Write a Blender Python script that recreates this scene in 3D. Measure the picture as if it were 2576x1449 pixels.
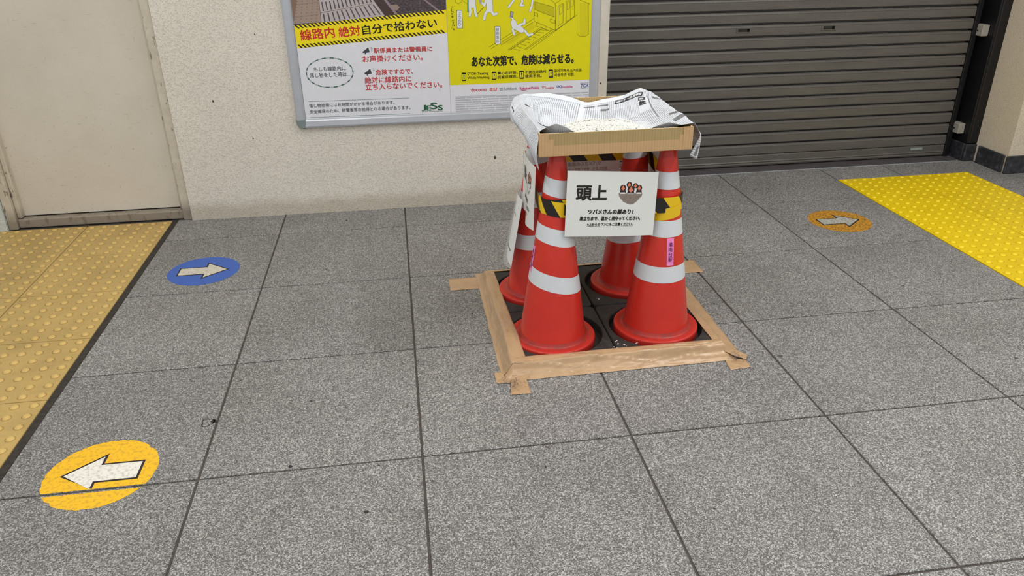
import bpy, bmesh, math, random
from mathutils import Vector, Matrix, noise

# ---------------------------------------------------------------- scene, camera, light
scene = bpy.context.scene
for o in list(bpy.data.objects):
    bpy.data.objects.remove(o)
C = scene.collection

cam_data = bpy.data.cameras.new('camera')
cam_data.sensor_width = 36.0
cam_data.lens = 1931.06 / 2576 * 36.0
cam = bpy.data.objects.new('camera', cam_data)
cam.location = (0.0053, -2.3415, 1.3495)
cam.rotation_euler = (1.12104, 0.01064, -0.14905)
C.objects.link(cam)
scene.camera = cam

world = bpy.data.worlds.new('world'); scene.world = world
world.use_nodes = True
world.node_tree.nodes['Background'].inputs[0].default_value = (0.96, 0.98, 1.0, 1)
world.node_tree.nodes['Background'].inputs[1].default_value = 0.62

def unseen_ceiling_tube(loc, sx, sy, power, color=(1.0, 0.985, 0.965)):
    l = bpy.data.lights.new('unseen_ceiling_tube', 'AREA')
    l.shape = 'RECTANGLE'; l.size = sx; l.size_y = sy
    l.energy = power; l.color = color
    o = bpy.data.objects.new('unseen_ceiling_tube', l); o.location = loc
    C.objects.link(o)
    return o
unseen_ceiling_tube((-0.6, -0.9, 2.66), 0.22, 2.4, 34)
unseen_ceiling_tube((1.9, -0.9, 2.66), 0.22, 2.4, 42)
unseen_ceiling_tube((2.9, 0.35, 2.66), 0.22, 1.2, 16)  # unseen extra light, added to brighten the far right floor and pier
unseen_ceiling_tube((0.6, -3.2, 2.66), 2.4, 0.22, 34)
unseen_ceiling_tube((-1.6, 0.9, 2.66), 1.2, 0.22, 8)

scene.view_settings.view_transform = 'Standard'
scene.view_settings.look = 'None'
scene.view_settings.gamma = 1.0
scene.view_settings.use_curve_mapping = False
scene.view_settings.exposure = 0.0

# ---------------------------------------------------------------- colour and material helpers
def lin(c):
    c /= 255.0
    return c / 12.92 if c <= 0.04045 else ((c + 0.055) / 1.055) ** 2.4
def rgb(r, g, b):
    return (lin(r), lin(g), lin(b), 1.0)

class NT:
    """small node-tree builder"""
    def __init__(s, name, rough=0.6, spec=0.5, metal=0.0):
        s.m = bpy.data.materials.new(name); s.m.use_nodes = True
        s.t = s.m.node_tree
        s.b = s.t.nodes['Principled BSDF']
        s.b.inputs['Roughness'].default_value = rough
        s.b.inputs['Specular IOR Level'].default_value = spec
        s.b.inputs['Metallic'].default_value = metal
        s.tc = None
    def n(s, typ, **kw):
        nd = s.t.nodes.new(typ)
        for k, v in kw.items():
            if isinstance(k, str) and k.startswith('i_'):
                nd.inputs[k[2:].replace('_', ' ')].default_value = v
            else:
                setattr(nd, k, v)
        return nd
    def l(s, a, b):
        s.t.links.new(a, b)
    def coord(s, kind='Object'):
        if s.tc is None: s.tc = s.n('ShaderNodeTexCoord')
        return s.tc.outputs[kind]
    def pos(s):
        return s.n('ShaderNodeNewGeometry').outputs['Position']
    def noise(s, vec, scale, detail=3, rough=0.55):
        nd = s.n('ShaderNodeTexNoise'); nd.inputs['Scale'].default_value = scale
        nd.inputs['Detail'].default_value = detail; nd.inputs['Roughness'].default_value = rough
        s.l(vec, nd.inputs['Vector']); return nd
    def vor(s, vec, scale, feature='F1', rnd=1.0):
        nd = s.n('ShaderNodeTexVoronoi'); nd.feature = feature
        nd.inputs['Scale'].default_value = scale; nd.inputs['Randomness'].default_value = rnd
        s.l(vec, nd.inputs['Vector']); return nd
    def ramp(s, fac, stops, interp='LINEAR'):
        nd = s.n('ShaderNodeValToRGB'); cr = nd.color_ramp; cr.interpolation = interp
        while len(cr.elements) < len(stops): cr.elements.new(0.5)
        for e, (p, c) in zip(cr.elements, stops):
            e.position = p; e.color = c if isinstance(c, tuple) else (c, c, c, 1)
        s.l(fac, nd.inputs[0]); return nd.outputs[0]
    def mix(s, fac, a, b, mode='MIX'):
        nd = s.n('ShaderNodeMix'); nd.data_type = 'RGBA'; nd.blend_type = mode
        for v, i in ((fac, 0), (a, 6), (b, 7)):
            if hasattr(v, 'is_output'): s.l(v, nd.inputs[i])
            else: nd.inputs[i].default_value = v
        return nd.outputs[2]
    def math(s, op, a, b=None):
        nd = s.n('ShaderNodeMath'); nd.operation = op
        for v, i in ((a, 0), (b, 1)):
            if v is None: continue
            if hasattr(v, 'is_output'): s.l(v, nd.inputs[i])
            else: nd.inputs[i].default_value = v
        return nd.outputs[0]
    def scale(s, vec, sc):
        nd = s.n('ShaderNodeMapping'); nd.inputs['Scale'].default_value = sc
        s.l(vec, nd.inputs['Vector']); return nd.outputs[0]
    def col(s, v):
        if hasattr(v, 'is_output'): s.l(v, s.b.inputs['Base Color'])
        else: s.b.inputs['Base Color'].default_value = v
        return s
    def bump(s, h, strength=0.3, dist=0.002):
        nd = s.n('ShaderNodeBump'); nd.inputs['Strength'].default_value = strength
        nd.inputs['Distance'].default_value = dist
        s.l(h, nd.inputs['Height']); s.l(nd.outputs[0], s.b.inputs['Normal']); return s
    def rough(s, v):
        s.l(v, s.b.inputs['Roughness']); return s

def plain(name, c, rough=0.6, spec=0.4, metal=0.0, var=0.06, vs=25.0):
    """a flat colour with slight procedural variation"""
    k = NT(name, rough, spec, metal)
    nz = k.noise(k.coord('Object'), vs, 3)
    d = tuple(max(0, x * (1 - var)) for x in c[:3]) + (1,)
    u = tuple(min(1, x * (1 + var)) for x in c[:3]) + (1,)
    k.col(k.ramp(nz.outputs[0], [(0.3, d), (0.7, u)]))
    return k.m

# granite paving
def make_granite(name='granite', tint=1.0):
    k = NT(name, 0.55, 0.35)
    oi = k.n('ShaderNodeObjectInfo')
    off = k.n('ShaderNodeVectorMath'); off.operation = 'ADD'
    sc = k.math('MULTIPLY', oi.outputs['Random'], 37.0)
    k.l(k.pos(), off.inputs[0]); k.l(sc, off.inputs[1])
    P = off.outputs[0]
    v1 = k.vor(P, 370); sp = k.n('ShaderNodeSeparateColor'); k.l(v1.outputs['Color'], sp.inputs[0])
    grains = k.ramp(sp.outputs[0], [(0.0, rgb(62, 61, 62)), (0.25, rgb(98, 97, 97)), (0.5, rgb(134, 133, 132)), (0.74, rgb(172, 171, 169)), (0.92, rgb(226, 226, 224))], 'LINEAR')
    n2 = k.noise(P, 560, 2)
    g2 = k.mix(0.35, grains, k.ramp(n2.outputs[0], [(0.35, rgb(66, 65, 66)), (0.55, rgb(140, 139, 138)), (0.68, rgb(228, 228, 226))]))
    cl = k.noise(P, 3.0, 4, 0.6)
    dirt = k.ramp(cl.outputs[0], [(0.3, (0.84, 0.835, 0.82, 1)), (0.6, (1, 1, 1, 1))])
    tone = k.ramp(oi.outputs['Random'], [(0, (0.82, 0.82, 0.825, 1)), (1, (0.92, 0.915, 0.915, 1))])
    g = k.mix(1.0, k.mix(1.0, g2, dirt, 'MULTIPLY'), tone, 'MULTIPLY')
    spk = k.noise(P, 26, 2, 0.5)
    g = k.mix(k.ramp(spk.outputs[0], [(0.745, 0.0), (0.765, 0.75)]), g, rgb(52, 50, 50))
    k.col(g)
    k.bump(n2.outputs[0], 0.12, 0.001)
    return k.m
M_granite = make_granite()

def make_grout():
    return plain('grout', rgb(84, 78, 74), 0.9, 0.2, var=0.2, vs=60)
M_grout = make_grout()
M_grout_dark = plain('dark_grout', rgb(64, 60, 55), 0.9, 0.2, var=0.25, vs=60)

def make_tactile(name, base, dirty, amt):
    k = NT(name, 0.5, 0.4)
    P = k.pos()
    a = k.noise(P, 5, 5, 0.65); b = k.noise(P, 60, 3)
    f = k.math('MULTIPLY', k.ramp(a.outputs[0], [(0.4, 0.0), (0.72, 1.0)]), amt)
    c = k.mix(f, base, dirty)
    c = k.mix(k.ramp(b.outputs[0], [(0.5, 0.0), (0.75, 0.22)]), c, dirty)
    k.col(c)
    return k.m
M_tact_old = (make_tactile('tactile_ochre', rgb(200, 170, 104), rgb(150, 126, 80), 0.5), make_tactile('tactile_ochre_dark_ring', rgb(172, 140, 78), rgb(120, 98, 62), 0.6), make_tactile('tactile_ochre_pale_dome', rgb(218, 186, 112), rgb(190, 156, 86), 0.4))
M_tact_new = (make_tactile('tactile_yellow', rgb(240, 208, 4), rgb(200, 168, 8), 0.4), make_tactile('tactile_yellow_dark_ring', rgb(206, 172, 6), rgb(160, 132, 10), 0.5), make_tactile('tactile_yellow_pale_dome', rgb(250, 220, 30), rgb(224, 190, 16), 0.4))

def make_stucco(name, c, dark, grime=True):
    k = NT(name, 0.85, 0.2)
    P = k.pos()
    a = k.noise(P, 185, 4, 0.55); big = k.noise(P, 5, 4, 0.6); m = k.noise(P, 55, 3, 0.5); cr_ = k.noise(k.scale(P, (1, 1, 1.7)), 120, 5, 0.65)
    pits = k.ramp(a.outputs[0], [(0.34, 1.0), (0.42, 0.0)])
    col = k.ramp(big.outputs[0], [(0.3, tuple(x * 0.95 for x in c[:3]) + (1,)), (0.65, c)])
    col = k.mix(k.math('MULTIPLY', pits, 0.22), col, dark)
    col = k.mix(k.ramp(cr_.outputs[0], [(0.25, 0.9), (0.31, 0.0)]), col, dark)
    if grime:
        sp = k.n('ShaderNodeSeparateXYZ'); k.l(P, sp.inputs[0])
        sh = k.noise(P, 9, 5, 0.7)
        w = k.math('SUBTRACT', sp.outputs[2], k.math('MULTIPLY', sh.outputs[0], 0.09))
        gr = k.ramp(w, [(0.0, 0.40), (0.055, 0.0)])
        col = k.mix(gr, col, rgb(150, 134, 106))
    k.col(col)
    h = k.math('ADD', k.math('MULTIPLY', k.ramp(a.outputs[0], [(0.32, 0.0), (0.50, 1.0)]), 0.7), k.math('MULTIPLY', m.outputs[0], 0.5))
    k.bump(h, 0.60, 0.0038)
    return k.m
M_stucco = make_stucco('stucco_cream', rgb(230, 225, 214), rgb(146, 138, 126))
M_stucco_cool = make_stucco('stucco_pale_blue', rgb(212, 220, 218), rgb(170, 175, 172), False)
M_stucco_pier = make_stucco('stucco_beige', rgb(222, 211, 192), rgb(160, 148, 128), False)

def make_door_paint(name='door_paint'):
    k = NT(name, 0.5, 0.35)
    P = k.pos()
    sp = k.n('ShaderNodeSeparateXYZ'); k.l(P, sp.inputs[0])
    big = k.noise(P, 3, 4); fine = k.noise(P, 80, 4, 0.7)
    scr = k.noise(k.scale(P, (9, 9, 120)), 1.6, 3, 0.8); scr2 = k.noise(k.scale(P, (160, 9, 14)), 1.2, 3, 0.8)
    c = k.ramp(big.outputs[0], [(0.3, rgb(210, 203, 189)), (0.7, rgb(221, 215, 203))])
    s1 = k.ramp(scr.outputs[0], [(0.655, 0.0), (0.70, 0.5)]); s2 = k.ramp(scr2.outputs[0], [(0.68, 0.0), (0.72, 0.5)])
    c = k.mix(s1, c, rgb(140, 128, 110)); c = k.mix(s2, c, rgb(140, 128, 110))
    spk = k.ramp(fine.outputs[0], [(0.655, 0.0), (0.69, 0.85)])
    low = k.ramp(k.math('SUBTRACT', sp.outputs[2], k.math('MULTIPLY', big.outputs[0], 0.5)), [(0.0, 1.0), (0.4, 0.22)])
    c = k.mix(k.math('MULTIPLY', spk, low), c, rgb(92, 80, 66))
    k.col(c); k.bump(fine.outputs[0], 0.05, 0.001)
    return k.m
M_door = make_door_paint()
def make_frame_paint():
    k = NT('worn_frame_paint', 0.6, 0.3)
    P = k.pos(); a = k.noise(P, 24, 5, 0.7); b = k.noise(k.scale(P, (1, 1, 0.35)), 40, 3, 0.6)
    sp = k.n('ShaderNodeSeparateXYZ'); k.l(P, sp.inputs[0])
    c = k.ramp(a.outputs[0], [(0.3, rgb(194, 186, 170)), (0.7, rgb(212, 205, 190))])
    c = k.mix(k.ramp(b.outputs[0], [(0.61, 0.0), (0.65, 0.85)]), c, rgb(116, 104, 90))
    w = k.math('SUBTRACT', sp.outputs[2], k.math('MULTIPLY', a.outputs[0], 0.08))
    c = k.mix(k.ramp(w, [(0.0, 0.8), (0.07, 0.0)]), c, rgb(128, 118, 106))
    k.col(c); return k.m
M_frame_paint = make_frame_paint()
M_rubber_gap = plain('black_gap', rgb(22, 21, 22), 0.9, 0.1)

def make_shutter_metal():
    k = NT('shutter_brown_grey', 0.42, 0.5, 0.0)
    P = k.pos(); a = k.noise(k.scale(P, (1, 1, 6)), 5, 4); b = k.noise(P, 160, 2)
    sp = k.n('ShaderNodeSeparateXYZ'); k.l(P, sp.inputs[0])
    c = k.ramp(a.outputs[0], [(0.3, rgb(86, 83, 80)), (0.7, rgb(97, 94, 90))])
    c = k.mix(k.ramp(b.outputs[0], [(0.45, 0.0), (0.8, 0.25)]), c, rgb(130, 124, 116))
    w = k.math('SUBTRACT', sp.outputs[2], k.math('MULTIPLY', a.outputs[0], 0.06))
    c = k.mix(k.ramp(w, [(0.0, 0.45), (0.05, 0.0)]), c, rgb(96, 90, 82))
    k.col(c); return k.m
M_shutter = make_shutter_metal()
M_shutter_dark = plain('shutter_groove', rgb(58, 54, 50), 0.6, 0.3)
M_black_metal = plain('black_painted_steel', rgb(20, 20, 24), 0.45, 0.4, var=0.2, vs=9)
M_sill_metal = plain('dark_sill_steel', rgb(84, 80, 82), 0.5, 0.4, var=0.2, vs=14)
M_alu = plain('aluminium_grey', rgb(186, 191, 199), 0.35, 0.5, 0.3, var=0.04)
M_alu_corner = plain('corner_cap_grey_green', rgb(122, 136, 134), 0.45, 0.4)
M_trim = plain('trim_beige_metal', rgb(206, 200, 188), 0.5, 0.4, 0.0, var=0.08, vs=12)
M_switch = plain('switch_plastic', rgb(160, 156, 150), 0.5, 0.4)
M_switch_side = plain('switch_side', rgb(120, 118, 116), 0.5, 0.4)

def make_skirting():
    k = NT('dark_stone', 0.35, 0.5)
    P = k.pos(); a = k.noise(P, 30, 5, 0.7)
    k.col(k.ramp(a.outputs[0], [(0.35, rgb(34, 34, 38)), (0.6, rgb(60, 62, 68)), (0.75, rgb(120, 122, 128))]))
    return k.m
M_skirting = make_skirting()

def make_cone_plastic():
    k = NT('cone_red_plastic', 0.26, 0.5)
    P = k.coord('Object'); a = k.noise(P, 9, 4, 0.6); b = k.noise(P, 90, 3, 0.6)
    c = k.ramp(a.outputs[0], [(0.3, rgb(202, 48, 37)), (0.7, rgb(211, 54, 42))])
    sp = k.n('ShaderNodeSeparateXYZ'); k.l(P, sp.inputs[0])
    k.col(c)
    return k.m
M_cone = make_cone_plastic()
def make_flange():
    k = NT('cone_flange_dusty', 0.45, 0.45)
    P = k.coord('Object'); a = k.noise(P, 30, 4, 0.65)
    nrm = k.n('ShaderNodeNewGeometry'); sp = k.n('ShaderNodeSeparateXYZ'); k.l(P, sp.inputs[0])
    # dust lies in the ring between body and rim (a shape of its own)
    ln_ = k.n('ShaderNodeVectorMath'); ln_.operation = 'LENGTH'
    flat = k.n('ShaderNodeCombineXYZ'); k.l(sp.outputs[0], flat.inputs[0]); k.l(sp.outputs[1], flat.inputs[1])
    k.l(flat.outputs[0], ln_.inputs[0])
    ring = k.ramp(ln_.outputs['Value'], [(0.112, 1.0), (0.120, 0.9), (0.136, 0.0)])
    f = k.math('MULTIPLY', ring, k.ramp(a.outputs[0], [(0.35, 0.15), (0.65, 0.75)]))
    k.col(k.mix(f, rgb(196, 46, 37), rgb(96, 58, 54)))
    return k.m
M_flange = make_flange()
M_band = plain('reflective_white', rgb(214, 219, 224), 0.35, 0.5, var=0.02)
M_pink = plain('pink_sticker', rgb(240, 140, 205), 0.5, 0.3, var=0.02)
M_pink_ink = plain('pink_sticker_ink', rgb(98, 30, 84), 0.6, 0.2)

def make_rubber():
    k = NT('black_rubber', 0.7, 0.35)
    P = k.pos(); a = k.noise(P, 22, 5, 0.7); b = k.noise(P, 130, 3)
    c = k.ramp(a.outputs[0], [(0.3, rgb(40, 38, 39)), (0.62, rgb(58, 55, 54)), (0.8, rgb(92, 86, 82))])
    c = k.mix(k.ramp(b.outputs[0], [(0.68, 0.0), (0.74, 0.5)]), c, rgb(120, 112, 106))
    k.col(c); k.bump(b.outputs[0], 0.15, 0.001); return k.m
M_rubber = make_rubber()

def make_packing_tape():
    k = NT('brown_packing_tape', 0.3, 0.5)
    P = k.pos(); a = k.noise(P, 14, 5, 0.7); b = k.noise(P, 70, 4, 0.75); s_ = k.noise(k.scale(P, (1, 6, 1)), 30, 4, 0.8)
    c = k.ramp(a.outputs[0], [(0.3, rgb(180, 148, 113)), (0.7, rgb(198, 165, 128))])
    c = k.mix(k.ramp(b.outputs[0], [(0.68, 0.0), (0.76, 0.7)]), c, rgb(112, 92, 74))
    c = k.mix(k.ramp(s_.outputs[0], [(0.64, 0.0), (0.74, 0.6)]), c, rgb(104, 90, 80))
    k.col(c); k.rough(k.ramp(a.outputs[0], [(0.3, 0.20), (0.7, 0.42)]))
    k.bump(a.outputs[0], 0.12, 0.004); return k.m
M_ptape = make_packing_tape()
M_fluff = plain('grey_fluff', rgb(84, 80, 88), 0.95, 0.1)

def make_cardboard(name, c, stripe):
    k = NT(name, 0.8, 0.2)
    P = k.coord('Object')
    sp = k.n('ShaderNodeSeparateXYZ'); k.l(P, sp.inputs[0])
    s_ = k.math('ADD', sp.outputs[0], sp.outputs[1])
    w = k.math('SINE', k.math('MULTIPLY', s_, 2 * math.pi / 0.0088))
    a = k.noise(P, 40, 4); b = k.noise(k.scale(P, (60, 60, 8)), 1.0, 2)
    f = k.math('MULTIPLY', k.ramp(w, [(0.55, 0.0), (0.95, 0.55)]), k.ramp(b.outputs[0], [(0.35, 0.4), (0.65, 1.0)]))
    d = tuple(x * 0.93 for x in c[:3]) + (1,)
    k.col(k.mix(f, k.ramp(a.outputs[0], [(0.3, d), (0.7, c)]), stripe))
    k.bump(w, 0.08, 0.002)
    return k.m
M_card = make_cardboard('cardboard', rgb(176, 154, 110), rgb(142, 120, 80))
M_card_in = make_cardboard('cardboard_inside', rgb(190, 160, 108), rgb(156, 128, 82))
M_card_tape = make_cardboard('cardboard_tape', rgb(200, 166, 124), rgb(170, 134, 94))
M_card_edge = plain('cardboard_cut_edge', rgb(226, 206, 164), 0.9, 0.1, var=0.2, vs=200)

def make_newsprint():
    k = NT('newsprint', 0.75, 0.2)
    uv = k.n('ShaderNodeUVMap'); uv.uv_map = 'UVMap'
    sp = k.n('ShaderNodeSeparateXYZ'); k.l(uv.outputs[0], sp.inputs[0])     # metres on the page
    blk = k.vor(k.scale(uv.outputs[0], (1 / 0.10, 1 / 0.09, 1)), 1.0); blk.distance = 'CHEBYCHEV'
    bs = k.n('ShaderNodeSeparateColor'); k.l(blk.outputs['Color'], bs.inputs[0])
    # vertical text lines broken into characters
    lx = k.math('FRACT', k.math('MULTIPLY', sp.outputs[0], 1 / 0.0062))
    line = k.ramp(lx, [(0.0, 0.0), (0.22, 0.0), (0.30, 1.0), (0.62, 1.0), (0.70, 0.0)])
    ch = k.noise(k.scale(uv.outputs[0], (1 / 0.0024, 1 / 0.0030, 1)), 1.0, 1)
    chars = k.ramp(ch.outputs[0], [(0.40, 0.2), (0.58, 1.0)])
    # article columns, offset from block to block
    ly = k.math('FRACT', k.math('ADD', k.math('MULTIPLY', sp.outputs[1], 1 / 0.078), bs.outputs[1]))
    colm = k.ramp(ly, [(0.0, 0.0), (0.035, 0.0), (0.045, 1.0), (0.985, 1.0), (1.0, 0.0)])
    dens = k.ramp(bs.outputs[0], [(0.0, 0.35), (0.3, 0.75), (0.8, 1.0)])
    gap = k.ramp(blk.outputs['Distance'], [(0.40, 1.0), (0.44, 0.0)])
    ink_ = k.math('MULTIPLY', k.math('MULTIPLY', line, chars), k.math('MULTIPLY', colm, dens))
    tint = k.noise(uv.outputs[0], 30, 3)
    paper = k.ramp(tint.outputs[0], [(0.3, rgb(221, 226, 235)), (0.7, rgb(230, 235, 243))])
    k.col(k.mix(k.math('MULTIPLY', ink_, 0.82), paper, rgb(70, 72, 78)))
    return k.m
M_news = make_newsprint()
M_ink = plain('news_ink', rgb(62, 60, 64), 0.8, 0.2)
M_ink_grey = plain('news_grey', rgb(128, 128, 130), 0.8, 0.2, var=0.3, vs=120)
M_news_white = plain('news_white', rgb(230, 235, 242), 0.8, 0.2)
M_pellet = plain('white_pellet', rgb(243, 243, 238), 0.8, 0.2, var=0.05)

def make_hazard():
    k = NT('hazard_stripes', 0.32, 0.5)
    uv = k.n('ShaderNodeUVMap'); uv.uv_map = 'UVMap'
    sp = k.n('ShaderNodeSeparateXYZ'); k.l(uv.outputs[0], sp.inputs[0])
    f = k.math('FRACT', k.math('MULTIPLY', k.math('ADD', sp.outputs[0], k.math('MULTIPLY', sp.outputs[1], -0.75)), 1 / 0.112))
    st = k.ramp(f, [(0.0, rgb(236, 196, 30)), (0.5, rgb(34, 32, 32))], 'CONSTANT')
    k.col(st); return k.m
M_hazard = make_hazard()

def make_paper(name, c, trans=0.0):
    k = NT(name, 0.35, 0.4)
    a = k.noise(k.coord('Object'), 12, 3)
    k.col(k.ramp(a.outputs[0], [(0.3, tuple(x * 0.97 for x in c[:3]) + (1,)), (0.7, c)]))
    return k.m
M_sheet = make_paper('laminated_paper', rgb(232, 234, 232))
M_showthrough = plain('print_show_through', rgb(190, 172, 172), 0.6, 0.2)
def make_clear():
    k = NT('clear_film', 0.12, 0.5)
    k.col((0.95, 0.96, 0.97, 1)); k.b.inputs['Alpha'].default_value = 0.28
    return k.m
M_clear = make_clear()

def make_sticker(name, base, worn, lo, hi, amt):
    k = NT(name, 0.5, 0.4)
    P = k.pos(); a = k.noise(P, 95, 3, 0.6); b = k.noise(P, 9, 3)
    f = k.math('MULTIPLY', k.ramp(a.outputs[0], [(lo, 0.0), (hi, 1.0)]), amt)
    k.col(k.mix(f, base, worn)); k.bump(a.outputs[0], 0.2, 0.001); return k.m
M_st_blue = make_sticker('sticker_blue', rgb(62, 100, 186), rgb(44, 72, 136), 0.58, 0.70, 0.6)
M_st_yellow = make_sticker('sticker_yellow', rgb(250, 194, 30), rgb(206, 160, 50), 0.50, 0.62, 0.75)
M_st_orange = make_sticker('sticker_worn_orange', rgb(206, 148, 42), rgb(112, 86, 52), 0.46, 0.60, 0.85)
M_st_white = make_sticker('sticker_white', rgb(238, 236, 228), rgb(196, 192, 182), 0.5, 0.62, 0.8)
M_st_cream = make_sticker('sticker_cream', rgb(212, 207, 190), rgb(178, 172, 154), 0.5, 0.62, 0.8)
M_st_grey = make_sticker('sticker_grey', rgb(186, 186, 178), rgb(138, 136, 128), 0.45, 0.6, 0.85)
M_st_line = plain('sticker_outline', rgb(44, 38, 40), 0.6, 0.3)

INK = {}
def ink(key):
    table = dict(red=(196, 46, 40), red2=(196, 62, 62), black=(34, 33, 28), dark=(66, 68, 76), dark2=(84, 88, 96), green=(32, 96, 62),
                 green2=(48, 102, 84), silver=(176, 182, 188), dgreen=(76, 112, 108), grey=(150, 152, 152), yellow=(244, 224, 22), ryellow=(226, 218, 4),
                 white=(228, 232, 238), olive=(96, 92, 12), olive2=(214, 204, 6), olive3=(198, 190, 4), sgrey=(168, 166, 178), ggreen=(86, 150, 84),
                 lgrey=(150, 156, 166), mgrey=(172, 175, 182), dred=(190, 44, 60), orange=(222, 88, 52), magenta=(196, 36, 110), magenta2=(206, 80, 146),
                 blue=(48, 84, 178), blue2=(52, 78, 160), poster_white=(226, 228, 236), ph_tile=(160, 142, 130), ph_edge=(134, 108, 92),
                 ph_grate=(184, 176, 178), ph_slot=(82, 74, 80), ph_dot=(116, 96, 86), ph_beam=(72, 58, 56), ph_rail=(146, 128, 140), ph_stone=(150, 132, 122),
                 chick=(52, 40, 42), beak=(228, 128, 84), nest=(140, 128, 118), nest2=(112, 106, 102), body=(246, 246, 244), pinkin=(214, 148, 160), newsink=(62, 60, 64), stain=(196, 186, 178))
    if key not in INK:
        INK[key] = plain('print_' + key, rgb(*table[key]), 0.45, 0.35, var=0.02)
    return INK[key]
def make_ballast():
    k = NT('print_ballast', 0.45, 0.35); P = k.pos()
    a = k.noise(P, 160, 3, 0.7)
    k.col(k.ramp(a.outputs[0], [(0.35, rgb(56, 48, 52)), (0.6, rgb(88, 78, 82)), (0.75, rgb(150, 138, 138))])); return k.m
M_ballast = make_ballast()

# ---------------------------------------------------------------- object helpers
def link(o, parent=None):
    C.objects.link(o)
    if parent is not None: o.parent = parent
    return o
def obj(name, me, mat=None, parent=None):
    o = bpy.data.objects.new(name, me)
    if mat is not None and len(me.materials) == 0: me.materials.append(mat)
    return link(o, parent)
def empty(name, loc=(0, 0, 0), rz=0.0):
    o = bpy.data.objects.new(name, None); o.location = loc; o.rotation_euler = (0, 0, rz)
    o.empty_display_size = 0.1
    return link(o)
def tag(o, label=None, cat=None, group=None, kind=None):
    if label: o['label'] = label
    if cat: o['category'] = cat
    if group: o['group'] = group
    if kind: o['kind'] = kind
    return o
def mesh(name, V, F, mat=None, smooth=False):
    me = bpy.data.meshes.new(name); me.from_pydata([tuple(v) for v in V], [], F); me.update()
    if mat is not None: me.materials.append(mat)
    if smooth:
        for p in me.polygons: p.use_smooth = True
    return me
def bm_mesh(name, bm, mat=None, smooth=False):
    me = bpy.data.meshes.new(name); bmesh.ops.recalc_face_normals(bm, faces=bm.faces); bm.to_mesh(me); bm.free()
    if mat is not None: me.materials.append(mat)
    if smooth:
        for p in me.polygons: p.use_smooth = True
    return me
def add_box(bm, x0, x1, y0, y1, z0, z1):
    v = [bm.verts.new(p) for p in ((x0, y0, z0), (x1, y0, z0), (x1, y1, z0), (x0, y1, z0), (x0, y0, z1), (x1, y0, z1), (x1, y1, z1), (x0, y1, z1))]
    for f in ((0, 3, 2, 1), (4, 5, 6, 7), (0, 1, 5, 4), (1, 2, 6, 5), (2, 3, 7, 6), (3, 0, 4, 7)): bm.faces.new([v[i] for i in f])
    return v
def box_mesh(name, x0, x1, y0, y1, z0, z1, mat=None, bevel=0.0, seg=1):
    bm = bmesh.new(); add_box(bm, x0, x1, y0, y1, z0, z1)
    if bevel: bmesh.ops.bevel(bm, geom=list(bm.edges), offset=bevel, segments=seg, profile=0.5, affect='EDGES')
    return bm_mesh(name, bm, mat)
def box(name, x0, x1, y0, y1, z0, z1, mat, parent=None, bevel=0.0):
    return obj(name, box_mesh(name, x0, x1, y0, y1, z0, z1, mat, bevel), None, parent)
def lathe(prof, n=64):
    V = []; F = []
    for r, z in prof:
        for k in range(n):
            a = 2 * math.pi * k / n; V.append((r * math.cos(a), r * math.sin(a), z))
    for i in range(len(prof) - 1):
        for k in range(n):
            F.append((i * n + k, i * n + (k + 1) % n, (i + 1) * n + (k + 1) % n, (i + 1) * n + k))
    return V, F
def surf(fn, nu, nv):
    V = [fn(i / nu, j / nv) for j in range(nv + 1) for i in range(nu + 1)]
    F = [(j * (nu + 1) + i, j * (nu + 1) + i + 1, (j + 1) * (nu + 1) + i + 1, (j + 1) * (nu + 1) + i) for j in range(nv) for i in range(nu)]
    return V, F
def thin(o, t, offset=0.0):
    m = o.modifiers.new('thickness', 'SOLIDIFY'); m.thickness = t; m.offset = offset
    return o

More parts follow.
